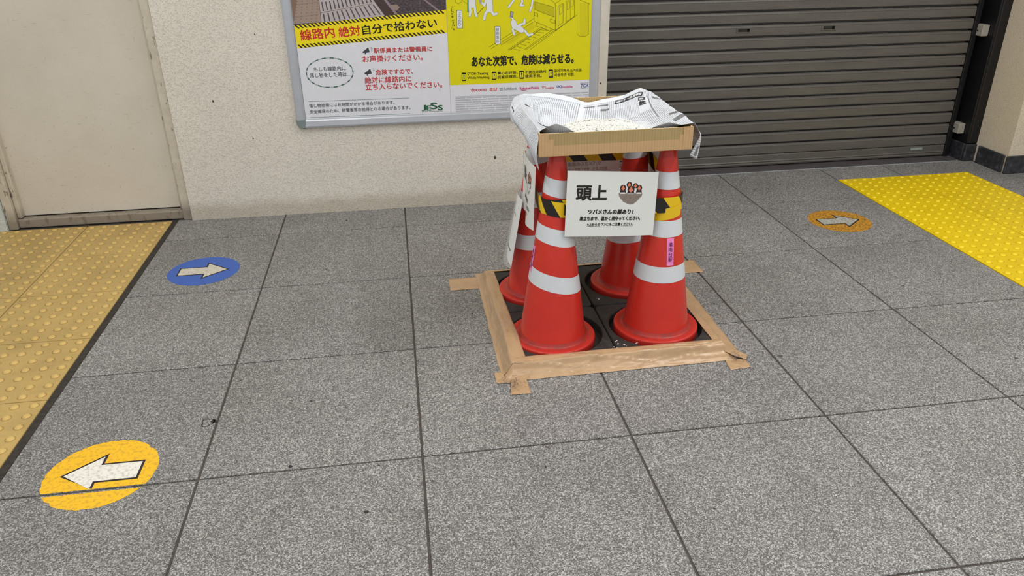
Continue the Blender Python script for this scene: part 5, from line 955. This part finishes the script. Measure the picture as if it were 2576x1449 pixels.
# rear strip
ribbon('packing_tape', lambda t: (lerp2((0.285, 0.582), (1.09, 0.582), t), (0, -1)), [(0.0, 0.0012), (0.030, 0.008), (0.058, 0.030), (0.070, TZ + 0.002), (0.082, TZ + 0.002)], 'strip of brown tape along the far edge of the rubber plates', 0.0024, 3, drop=(0.04, 0.08))
# front strip, over the ends of the others
ribbon('packing_tape', lambda t: (lerp2((0.283, -0.262), (1.075, -0.256), t), (0, 1)), [(0.0, 0.0016), (0.014, 0.006), (0.028, 0.022), (0.038, TZ + 0.003), (0.055, TZ + 0.0034), (0.073, TZ + 0.0028)], 'shiny creased strip of brown tape along the front edge of the rubber plates', 0.0062, 4, None, 110, drop=(0.045, 0.06))
def tab(pts, label, z=0.0012, seed=0, wr=0.0012, lift=0.0):
    n = 14
    a, b, c, d = [Vector(p) for p in pts]
    def fn(u, v):
        p = (a * (1 - u) + b * u) * (1 - v) + (d * (1 - u) + c * u) * v
        e = noise.noise(Vector((u * 6 + seed, v * 6, seed))) 
        jag = noise.noise(Vector((v * 14 + seed, 2.0, seed))) * 0.006 * (u > 0.999)
        return (p.x + jag, p.y, z + abs(e) * wr + lift * (1 - u) ** 1.5)
    V, F = surf(fn, n, n)
    o = obj('packing_tape', mesh('packing_tape', V, F, M_ptape, True)); thin(o, 0.0004, 1.0)
    tag(o, label, 'tape', 'brown tape strips round the rubber plates')
tab([(0.280, 0.551), (0.158, 0.552), (0.158, 0.440), (0.280, 0.440)], 'short end of brown tape stuck to the floor left of the rear left plate', seed=3)
tab([(1.085, 0.572), (1.225, 0.566), (1.222, 0.440), (1.085, 0.445)], 'short end of brown tape stuck to the floor right of the rear right plate', seed=8)
tab([(1.040, -0.150), (1.116, -0.235), (1.100, -0.262), (1.034, -0.232)], 'curled upper tape end at the front right corner of the plates', 0.003, 5, 0.006, 0.022)
tab([(1.030, -0.240), (1.097, -0.258), (1.096, -0.308), (1.022, -0.314)], 'torn lower tape end at the front right corner of the plates', 0.0016, 6, 0.004)
tab([(0.300, -0.205), (0.252, -0.200), (0.252, -0.268), (0.300, -0.272)], 'small tape end sticking out at the front left corner of the plates', 0.0016, 7, 0.003)
tab([(0.300, -0.252), (0.352, -0.250), (0.352, -0.343), (0.288, -0.342)], 'folded tape end pointing at the viewer from the front left corner', 0.0022, 9, 0.006)
# grey fluff caught on the tape ends
def fluff(c, n, r, label, seed):
    rnd = random.Random(seed); V = []; F = []
    for i in range(n):
        p = Vector((c[0] + rnd.gauss(0, r[0]), c[1] + rnd.gauss(0, r[1]), 0.006 + rnd.random() * 0.010)); d = Vector((rnd.gauss(0, 1), rnd.gauss(0, 1), rnd.gauss(0, .3))).normalized()
        q = Vector((-d.y, d.x, 0.2)).normalized()
        L_ = rnd.uniform(0.006, 0.018)
        for s in range(4):
            b = len(V); w = q * 0.0004; e = p + d * (L_ / 4)
            V += [p - w, p + w, e + w, e - w]; F.append((b, b + 1, b + 2, b + 3)); p = e
            d = (d + Vector((rnd.gauss(0, .35), rnd.gauss(0, .35), rnd.gauss(0, .1)))).normalized()
            p.z = max(p.z, 0.003)
    o = obj('dust_fluff', mesh('dust_fluff', V, F, M_fluff)); tag(o, label, 'dust', None, 'stuff')
fluff((1.062, -0.245), 70, (0.014, 0.022), 'dark hair and dust caught on the front right tape end', 1)
fluff((0.300, -0.285), 110, (0.022, 0.022), 'grey dust caught on the front left tape ends', 2)

# ---------------------------------------------------------------- hazard tape looped round the cones
def hazard_loop():
    order = ['FL', 'FR', 'BR', 'BL']
    cen = {'FL': (0.4825, -0.0455), 'FR': (0.853, -0.034), 'BR': (0.859, 0.330), 'BL': (0.4905, 0.328)}
    zc = {'FL': 0.524, 'FR': 0.506, 'BR': 0.548, 'BL': 0.556}
    ang = {'FL': (180, 270), 'FR': (270, 360), 'BR': (0, 90), 'BL': (90, 180)}
    hh = 0.026
    pts = []
    for kx in order:
        a0, a1 = ang[kx]; r = cone_r(zc[kx] - hh) + 0.0022
        for q in range(13):
            t = math.radians(a0 + (a1 - a0) * q / 12)
            pts.append((cen[kx][0] + r * math.cos(t), cen[kx][1] + r * math.sin(t), zc[kx]))
    # subdivide the straights
    P = []
    n = len(pts)
    for i in range(n):
        a, b = Vector(pts[i]), Vector(pts[(i + 1) % n]); m = max(1, int((b - a).length / 0.012))
        for k_ in range(m): P.append(a.lerp(b, k_ / m))
    P.append(P[0].copy())
    V = []; F = []; U = []; s = 0.0
    for i, p in enumerate(P):
        if i: s += (p - P[i - 1]).length
        sag = 0.002 * noise.noise(Vector((s * 9, 1, 2)))
        for j in range(5):
            h = -hh + 2 * hh * j / 4
            V.append((p.x, p.y, p.z + h + sag)); U.append((s, -h if p.y < 0.15 else h))
    m = len(P)
    for i in range(m - 1):
        for j in range(4): F.append((i * 5 + j, (i + 1) * 5 + j, (i + 1) * 5 + j + 1, i * 5 + j + 1))
    me = mesh('hazard_tape', V, F, M_hazard, True)
    uv = me.uv_layers.new(name='UVMap')
    for lp in me.loops: uv.data[lp.index].uv = U[lp.vertex_index]
    o = obj('hazard_tape', me); tag(o, 'black and yellow striped tape wound round all four cones', 'tape')
    return o
hz = hazard_loop()
def tape_flap(cone, th0, th1, z0, z1, h, off, label, ua=0.03, ub=0.16):
    n = 16; V = []; F = []; U = []
    for i in range(n + 1):
        f = i / n; t = th0 + (th1 - th0) * f; z = z0 + (z1 - z0) * f
        for j in range(3):
            zz = z - h / 2 + h * j / 2; r = cone_r(z - h / 2) + off
            V.append((r * math.cos(t), r * math.sin(t), zz)); U.append((ua + f * (ub - ua), (h / 2 - h * j / 2) if ua else 0.0))
    for i in range(n):
        for j in range(2): F.append((i * 3 + j, (i + 1) * 3 + j, (i + 1) * 3 + j + 1, i * 3 + j + 1))
    me = mesh('tape_end', V, F, M_hazard, True); uv = me.uv_layers.new(name='UVMap')
    for lp in me.loops: uv.data[lp.index].uv = U[lp.vertex_index]
    o = obj('tape_end', me); o.location = cone
    o.parent = hz
tape_flap((0.4825, -0.0455, 0), math.radians(190), math.radians(300), 0.530, 0.512, 0.050, 0.0034, '')
tape_flap((0.853, -0.034, 0), math.radians(215), math.radians(318), 0.468, 0.486, 0.040, 0.0012, '', 0.0, 0.055)

# ---------------------------------------------------------------- A4 signs
NEST = [(0.0, 0.06), (0.05, -0.03), (0.2, 0.03), (0.35, 0.06), (0.5, 0.06), (0.65, 0.055), (0.8, 0.03), (0.95, 0.03), (1.0, 0.06), (0.985, 0.25), (0.90, 0.45), (0.80, 0.70), (0.66, 0.93), (0.52, 1.0), (0.38, 0.90), (0.22, 0.75), (0.10, 0.50), (0.02, 0.25)]
def sign(name, P, label, front=1, show=None, nu=24, nv=18, clear=0.006):
    """P(u,v)->point; u left to right, v top to bottom as the reader sees it; print on the reader's side"""
    o = empty(name, P(0.5, 1.0)); base = Vector(o.location)
    W_, H_ = 0.297, 0.21
    def fn(a, b, off):
        u, v = a / W_, b / H_
        p = Vector(P(u, v)); du = Vector(P(u + .01, v)) - Vector(P(u - .01, v)); dv = Vector(P(u, v + .01)) - Vector(P(u, v - .01))
        nrm = dv.cross(du).normalized()
        return tuple(p + nrm * off * front - base)
    V, F = surf(lambda u, v: tuple(Vector(P(u, v)) - base), nu, nv)
    sh = obj('paper', mesh('paper', V, F, M_sheet), None, o); thin(sh, 0.0005, 0.0)
    pr = Print(fn, 0.0005, 0.00006)
    tx = lambda s, key, u0, u1, v0, v1, bold, shear: pr.text(s, key, 9, u0 * W_, v1 * H_, (u1 - u0) * W_, -(v1 - v0) * H_, 0, bold, -shear)
    k_ = 'black'
    tx('頭上', k_, .107, .438, .21, .435, 0.0017, 0.0)
    tx('ツバメさんの巣あり！', k_, .243, .744, .575, .650, 0.0008, 0.10)
    tx('巣立ちまで、温かく見守ってください。', k_, .155, .832, .688, .748, 0.0006, 0.08)
    tx('※上からのフンにもご注意ください。', k_, .240, .752, .785, .833, 0.0004, 0.08)
    pr.poly(k_, 9, [(.236 * W_, .838 * H_), (.754 * W_, .838 * H_), (.754 * W_, .842 * H_), (.236 * W_, .842 * H_)])
    # chicks in a nest
    NX = lambda x: (.57 + .265 * x) * W_
    NY = lambda y: (.155 + .35 * y) * H_
    q = lambda k2: k2
    if True:
        pr.poly(q('nest'), 1, [(NX(x), NY(.48 + .52 * y)) for x, y in NEST])
        rnd = random.Random(5)
        for i in range(26):
            y = rnd.uniform(.18, .85); hw = .45 * (1 - max(0, y - .25) * 1.15); x = .5 + rnd.uniform(-hw, hw); w = rnd.uniform(.03, .09)
            pr.poly(q('nest2'), 2, [(NX(x - w / 2), NY(.48 + .52 * y)), (NX(x), NY(.48 + .52 * y - .018)), (NX(x + w / 2), NY(.48 + .52 * y)), (NX(x), NY(.48 + .52 * y + .022))])
        for (hx, hy, hr, l0) in ((.42, .12, .115, 1), (.68, .16, .105, 1), (.17, .26, .125, 3), (.85, .26, .12, 3), (.505, .33, .15, 4)):
            ring = [(NX(hx + hr * math.cos(t)), NY(hy + hr * 1.08 * math.sin(t))) for t in [2 * math.pi * i / 22 for i in range(22)]]
            if l0 > 1:
                pr.poly(q('chick'), l0, [(NX(hx - hr * .85), NY(hy + .08)), (NX(hx + hr * .85), NY(hy + .08)), (NX(hx + hr * 1.05), NY(.50)), (NX(hx - hr * 1.05), NY(.50))])
                pr.poly(q('body'), l0 + 1, [(NX(hx - hr * .75), NY(hy + .20)), (NX(hx + hr * .75), NY(hy + .20)), (NX(hx + hr * .9), NY(.52)), (NX(hx - hr * .9), NY(.52))])
            pr.poly(q('chick'), l0 + 1, ring)
            pr.poly(q('beak'), l0 + 2, [(NX(hx), NY(hy - hr * 1.0)), (NX(hx + hr * .62), NY(hy + hr * .25)), (NX(hx), NY(hy + hr * .95)), (NX(hx - hr * .62), NY(hy + hr * .25))])
            pr.poly(q('pinkin'), l0 + 3, [(NX(hx), NY(hy - hr * .1)), (NX(hx + hr * .22), NY(hy + hr * .25)), (NX(hx), NY(hy + hr * .6)), (NX(hx - hr * .22), NY(hy + hr * .25))])
    pr.build(o, 'print')
    if show:                # faint mirror image on the blank side
        pr = Print(fn, -0.0006, 0.0)
        k_ = 'show'
        tx('ツバメさんの巣あり！', k_, .243, .744, .575, .650, 0.0008, 0.10)
        tx('巣立ちまで、温かく見守ってください。', k_, .155, .832, .688, .748, 0.0006, 0.08)
        pr.build(o, 'show_through', {'show': M_showthrough})
    tag(o, label, 'sign', 'laminated swallow nest signs on the cones')
    return o
def bil(tl, tr, bl, br, bow=None):
    tl, tr, bl, br = map(Vector, (tl, tr, bl, br))
    def P(u, v):
        p = (tl * (1 - u) + tr * u) * (1 - v) + (bl * (1 - u) + br * u) * v
        if bow: p = p + Vector(bow(u, v))
        return tuple(p)
    return P
# front sign: spans the two front cones
sign('nest_sign', bil((0.5055, -0.111, 0.6465), (0.8035, -0.095, 0.6215), (0.4985, -0.1165, 0.432), (0.7965, -0.1005, 0.4105), lambda u, v: (0, -0.004 * math.sin(math.pi * u) * v, 0)),
     'white swallow nest sign facing forward between the two front cones')
# left sign: reader stands on the left of the cones
sign('nest_sign', bil((0.432, 0.256, 0.618), (0.418, -0.044, 0.643), (0.424, 0.262, 0.402), (0.412, -0.036, 0.427), lambda u, v: (-0.006 * math.sin(math.pi * u) + 0.010 * v * math.sin(2 * math.pi * u), 0, -0.004 * math.sin(math.pi * u))),
     'white swallow nest sign on the left side, seen at a steep angle')
# rear sign faces away; its print shows through faintly
sign('nest_sign', bil((0.820, 0.394, 0.640), (0.522, 0.394, 0.640), (0.820, 0.397, 0.430), (0.522, 0.397, 0.430)),
     'swallow nest sign facing the wall behind the rear cones, print showing through', 1, True)
# right sign
sign('nest_sign', bil((0.906, 0.060, 0.640), (0.906, 0.358, 0.645), (0.924, 0.060, 0.430), (0.924, 0.358, 0.435)),
     'swallow nest sign on the right side between the right-hand cones, seen edge-on')

# folded paper in a clear sleeve on the rear left cone
sl = empty('paper_notice', (0.40, 0.30, 0.17)); tag(sl, 'narrow white notice in a clear sleeve hanging on the rear left cone', 'notice')
Psl = bil((0.427, 0.352, 0.455), (0.4205, 0.232, 0.440), (0.376, 0.392, 0.170), (0.378, 0.210, 0.185), lambda u, v: (-0.014 * math.sin(math.pi * u) - 0.006 * v, 0, -0.01 * math.sin(math.pi * u) * v))
Pin = bil((0.426, 0.335, 0.450), (0.4195, 0.234, 0.438), (0.384, 0.335, 0.225), (0.3765, 0.214, 0.190), lambda u, v: (-0.012 * math.sin(math.pi * u) - 0.004 * v, 0, 0))
b0 = Vector(sl.location)
V, F = surf(lambda u, v: tuple(Vector(Psl(u, v)) - b0), 14, 14); obj('clear_sleeve', mesh('clear_sleeve', V, F, M_clear, True), None, sl)
V, F = surf(lambda u, v: tuple(Vector(Pin(u, v)) - b0 + Vector((0.0015, 0, 0))), 14, 14); thin(obj('paper', mesh('paper', V, F, M_sheet), None, sl), 0.0005)
prn = Print(lambda a, b, off: tuple(Vector(Pin(a, b)) - b0 + Vector((0.0005 - off, 0, 0))), 0.0004)
prn.text('こへ', 'dark', 9, 0.30, 0.30, 0.45, -0.05); 
for i in range(6): prn.poly('dark2', 9, [(0.35 + i * .075, .80), (0.40 + i * .075, .80), (0.40 + i * .075, .825), (0.35 + i * .075, .825)])
prn.build(sl)

# ---------------------------------------------------------------- cardboard box
BX0, BX1, BY0, BY1, BZ0, BZ1 = 0.414, 0.892, -0.125, 0.355, 0.6985, 0.768
bx = tag(empty('cardboard_tray', (0.653, 0.115, BZ0)), 'shallow open cardboard box resting on top of the four cones', 'box')
def bpart(name, x0, x1, y0, y1, z0, z1, mat, bevel=0.0):
    return obj(name, box_mesh(name, x0 - 0.653, x1 - 0.653, y0 - 0.115, y1 - 0.115, z0 - BZ0, z1 - BZ0, mat, bevel), None, bx)
TH = 0.004
bpart('bottom', BX0, BX1, BY0, BY1, BZ0, BZ0 + TH, M_card)
bpart('front_wall', BX0, BX1, BY0, BY0 + TH, BZ0 + TH, BZ1, M_card)
bpart('rear_wall', BX0, BX1, BY1 - TH, BY1, BZ0 + TH, BZ1, M_card_in)
bpart('side_wall', BX0, BX0 + TH, BY0 + TH, BY1 - TH, BZ0 + TH, BZ1, M_card_in)
bpart('side_wall', BX1 - TH, BX1, BY0 + TH, BY1 - TH, BZ0 + TH, BZ1, M_card_in)
def cut_edge(x0, y0, x1, y1):
    n = int(max(abs(x1 - x0), abs(y1 - y0)) / 0.0022); rnd = random.Random(int(x0 * 100 + y0 * 1000)); V = []; F = []
    d = Vector((x1 - x0, y1 - y0, 0)).normalized(); q = Vector((-d.y, d.x, 0)) * TH * 0.5
    for i in range(n + 1):
        p = Vector((x0 + (x1 - x0) * i / n - 0.653, y0 + (y1 - y0) * i / n - 0.115, 0)); h = 0.0010 * (i % 2) + rnd.random() * 0.0014
        V += [p - q + Vector((0, 0, BZ1 - BZ0 - .0005)), p - q * .6 + Vector((0, 0, BZ1 - BZ0 + h)), p + q * .6 + Vector((0, 0, BZ1 - BZ0 + h * .6)), p + q + Vector((0, 0, BZ1 - BZ0 - .0005))]
    for i in range(n):
        for j in range(3): F.append((i * 4 + j, (i + 1) * 4 + j, (i + 1) * 4 + j + 1, i * 4 + j + 1))
    obj('cut_edge', mesh('cut_edge', V, F, M_card_edge), None, bx)
cut_edge(BX0 + .028, BY0 + TH / 2, BX1 - .05, BY0 + TH / 2); cut_edge(BX0, BY1 - TH / 2, BX1, BY1 - TH / 2)
cut_edge(BX0 + TH / 2, BY0 + TH, BX0 + TH / 2, BY1 - TH); cut_edge(BX1 - TH / 2, BY0 + TH, BX1 - TH / 2, BY1 - TH)
bpart('packing_tape', BX0, BX1, BY0 - 0.0007, BY0, BZ0, BZ0 + 0.0325, M_card_tape)
bpart('packing_tape', BX0 - 0.0006, BX0 + 0.0445, BY0 - 0.0013, BY0 - .0001, BZ0 + .001, BZ0 + 0.052, M_card_tape)
bpart('packing_tape', BX0 - 0.0008, BX0 + 0.028, BY0 - 0.0016, BY0 + TH + .001, BZ0 + .002, BZ1 + 0.0008, M_card_tape)
bpart('packing_tape', BX1 - 0.042, BX1 + 0.0006, BY0 - 0.0013, BY0 - .0001, BZ0 + .001, BZ0 + 0.048, M_card_tape)
bpart('packing_tape', BX1 - 0.030, BX1 + 0.0008, BY0 - 0.0016, BY0 + TH + .001, BZ0 + .002, BZ1 + 0.0008, M_card_tape)
for cx in (0.523, 0.614, 0.705): bpart('crease', cx, cx + 0.0013, BY0 - 0.0009, BY0, BZ0 + 0.033, BZ1 - .001, M_card_tape)

# ---------------------------------------------------------------- newspaper
NET = [
 [(.420,-.098,.645),(.408,-.112,.700),(.418,-.113,.774),(.445,-.113,.787),(.475,-.112,.793),(.525,-.114,.766),(.600,-.115,.740),(.680,-.115,.735),(.755,-.115,.765),(.815,-.112,.783),(.860,-.113,.774),(.899,-.116,.7765),(.922,-.112,.738),(.897,-.100,.670)],
 [(.406,-.050,.682),(.400,-.060,.715),(.414,-.070,.778),(.438,-.060,.752),(.470,-.060,.722),(.540,-.060,.709),(.610,-.060,.708),(.680,-.060,.708),(.750,-.060,.709),(.810,-.060,.720),(.855,-.060,.752),(.900,-.060,.776),(.938,-.080,.730),(.936,-.070,.648)],
 [(.398,.040,.714),(.393,.050,.735),(.414,.050,.778),(.438,.060,.747),(.475,.060,.716),(.540,.060,.708),(.610,.060,.708),(.680,.060,.708),(.750,.060,.709),(.815,.060,.722),(.860,.050,.754),(.900,.030,.776),(.930,.000,.745),(.944,-.020,.700)],
 [(.386,.150,.730),(.381,.170,.748),(.414,.170,.779),(.440,.180,.755),(.480,.200,.724),(.550,.200,.713),(.620,.200,.712),(.700,.200,.712),(.770,.200,.716),(.820,.190,.737),(.866,.160,.764),(.899,.120,.778),(.915,.080,.760),(.924,.040,.742)],
 [(.378,.220,.735),(.381,.250,.765),(.418,.260,.787),(.450,.280,.778),(.505,.300,.757),(.575,.308,.742),(.655,.308,.728),(.730,.308,.733),(.790,.300,.748),(.832,.270,.770),(.870,.230,.781),(.895,.190,.783),(.908,.150,.770),(.913,.110,.760)],
 [(.388,.270,.765),(.398,.300,.785),(.427,.305,.799),(.475,.330,.793),(.533,.342,.789),(.597,.345,.778),(.668,.345,.753),(.737,.345,.761),(.803,.344,.768),(.853,.305,.803),(.878,.262,.796),(.891,.225,.789),(.900,.200,.781),(.905,.180,.774)],
]
def cr(p0, p1, p2, p3, t):
    return tuple(0.5 * ((2 * b) + (-a + c) * t + (2 * a - 5 * b + 4 * c - d) * t * t + (-a + 3 * b - 3 * c + d) * t ** 3) for a, b, c, d in zip(p0, p1, p2, p3))
NR, NC = len(NET), len(NET[0])
def news_pt(u, v, wrinkle=True):
    a = max(0, min(1, u)) * (NC - 1); i = min(int(a), NC - 2); f = a - i
    b = max(0, min(1, v)) * (NR - 1); j = min(int(b), NR - 2); g = b - j
    row = []
    for dj in (-1, 0, 1, 2):
        r = NET[max(0, min(NR - 1, j + dj))]
        row.append(cr(r[max(0, i - 1)], r[i], r[i + 1], r[min(NC - 1, i + 2)], f))
    p = Vector(cr(*row, g))
    r0, r1 = NET[j], NET[j + 1]
    q = (Vector(r0[i]) * (1 - f) + Vector(r0[i + 1]) * f) * (1 - g) + (Vector(r1[i]) * (1 - f) + Vector(r1[i + 1]) * f) * g
    p = p * 0.4 + q * 0.6
    if wrinkle:
        w = noise.noise(Vector((u * 9, v * 6, 0.3))); w2 = abs(noise.noise(Vector((u * 16, v * 11, 5.1))))
        p.z += 0.0035 * w + 0.004 * w2
        p.x += 0.002 * noise.noise(Vector((u * 8, v * 8, 9.7)))
    return p
nb = Vector((0.653, 0.115, BZ0 + TH))
PGX, PGY = 0.78, 0.52
news = tag(empty('newspaper', nb), 'crumpled newspaper sheet lining the cardboard box and hanging over its sides', 'newspaper')
nu, nv = 150, 90
V, F = surf(lambda u, v: tuple(news_pt(u, v) - nb), nu, nv)
me = mesh('sheet', V, F, M_news, True); uv = me.uv_layers.new(name='UVMap')
for lp in me.loops:
    i = lp.vertex_index; uv.data[lp.index].uv = ((i % (nu + 1)) / nu * PGX, (i // (nu + 1)) / nv * PGY)
sheet_o = obj('sheet', me, None, news); thin(sheet_o, 0.00025)
def news_fn(a, b, off):
    u, v = a / PGX, b / PGY; e = 0.004
    p = news_pt(u, v); n = (news_pt(u + e, v) - news_pt(u - e, v)).cross(news_pt(u, v + e) - news_pt(u, v - e)).normalized()
    return tuple(p + n * off - nb)
npn = Print(news_fn, 0.0008, 0.0001)
def qgrid(key, layer, x0, x1, y0, y1, nx=12, ny=4):
    V, F = surf(lambda u, v: (x0 + (x1 - x0) * u, y0 + (y1 - y0) * v), nx, ny); npn.add(key, layer, V, F)
U = lambda c: c / (NC - 1) * PGX
Vv = lambda r: r / (NR - 1) * PGY
# blank top margin of the page and gutter at the fold
qgrid('paperwhite', 1, U(2.2), U(9.3), Vv(4.62), Vv(5.0), 40, 4)
qgrid('paperwhite', 1, U(5.75), U(6.05), Vv(2.8), Vv(4.7), 3, 20)
# headline block
qgrid('newsink', 2, U(7.55), U(9.35), Vv(4.25), Vv(4.62), 20, 4)
npn.text('USスチール買収案', 'newswhite', 9, U(7.63), Vv(4.30), U(9.27) - U(7.63), Vv(4.56) - Vv(4.30), 0, 0.0010)
qgrid('paperwhite', 1, U(9.05), U(9.75), Vv(3.0), Vv(4.2), 8, 14)
npn.text('日', 'newsink', 9, U(9.12), Vv(3.88), 0.026, 0.026, 0, 0.0012); npn.text('鉄', 'newsink', 9, U(9.12), Vv(3.52), 0.028, 0.030, 0, 0.0012)
qgrid('newsink', 2, U(9.80), U(9.83), Vv(2.3), Vv(4.55), 2, 24)
qgrid('newsgrey', 2, U(10.15), U(10.95), Vv(4.0), Vv(4.3), 8, 3)
for (a, b, c, d) in ((5.95, 6.5, 4.28, 4.4), (6.62, 7.2, 4.28, 4.4), (6.8, 7.25, 3.85, 3.97), (10.3, 11.0, 1.35, 1.6), (10.4, 11.1, 2.0, 2.2), (11.2, 11.8, 1.0, 1.7), (12.5, 12.9, 0.4, 0.7)): qgrid('newsgrey', 2, U(a), U(b), Vv(c), Vv(d), 6, 3)
for (a, b, c, d) in ((2.5, 3.05, 3.6, 3.66), (3.6, 4.1, 2.7, 2.76), (4.1, 4.5, 2.66, 2.72), (1.2, 1.26, 3.4, 3.9), (0.6, 0.66, 2.5, 3.2), (0.9, .95, 4.0, 4.4)): qgrid('newsink', 2, U(a), U(b), Vv(c), Vv(d), 6, 4)
npn.build(news, 'print', {'paperwhite': M_news_white, 'newswhite': M_news_white, 'newsgrey': M_ink_grey})

# ---------------------------------------------------------------- white pellets heaped on the newspaper
rnd = random.Random(11); V = []; F = []
def pellet(c, ax, L_, r):
    ax = ax.normalized(); s = ax.orthogonal().normalized(); t = ax.cross(s); b = len(V); n = 5
    for e in (-1, 1):
        for k_ in range(n):
            q = 2 * math.pi * k_ / n; V.append(c + ax * (e * L_ / 2) + (s * math.cos(q) + t * math.sin(q)) * r)
    for k_ in range(n): F.append((b + k_, b + (k_ + 1) % n, b + n + (k_ + 1) % n, b + n + k_))
    F.append(tuple(range(b + n - 1, b - 1, -1))); F.append(tuple(range(b + n, b + 2 * n)))
cnt = 0
while cnt < 5200:
    x = rnd.uniform(-1, 1); y = rnd.uniform(-1, 1); d = x * x + y * y
    if d > 1: continue
    if d > 0.75 and rnd.random() < (d - 0.75) * 3.2: continue
    X_ = 0.668 + x * 0.168; Y_ = 0.055 + y * 0.168
    if Y_ < -0.108: continue
    z = 0.7145 + 0.020 * (1 - d) + 0.004 * noise.noise(Vector((X_ * 25, Y_ * 25, 0))) - rnd.random() * 0.004 + (0.006 if d > .8 else 0.0)
    pellet(Vector((X_, Y_, z)), Vector((rnd.gauss(0, 1), rnd.gauss(0, 1), rnd.gauss(0, .45))), rnd.uniform(0.0055, 0.0115), rnd.uniform(0.0014, 0.0020)); cnt += 1
pl = obj('pellets', mesh('pellets', V, F, M_pellet)); tag(pl, 'heap of small white pellets on the newspaper in the box', 'pellets', None, 'stuff')
V = []; F = []
for (x, y, z) in ((0.690, -0.150, PLH), (0.683, -0.138, PLH), (0.705, -0.165, PLH), (0.672, -0.175, PLH), (0.70, 0.19, PLH), (0.47, 0.155, PLH), (0.455, 0.15, PLH), (0.745, -0.16, PLH)):
    for i in range(3): pellet(Vector((x + rnd.gauss(0, .004), y + rnd.gauss(0, .004), z + .002)), Vector((rnd.gauss(0, 1), rnd.gauss(0, 1), 0)), rnd.uniform(.002, .006), .0012)
cr_ = obj('crumbs', mesh('crumbs', V, F, M_pellet)); tag(cr_, 'white crumbs scattered on the black rubber plates', 'crumbs', None, 'stuff')
bpy.context.view_layer.update()
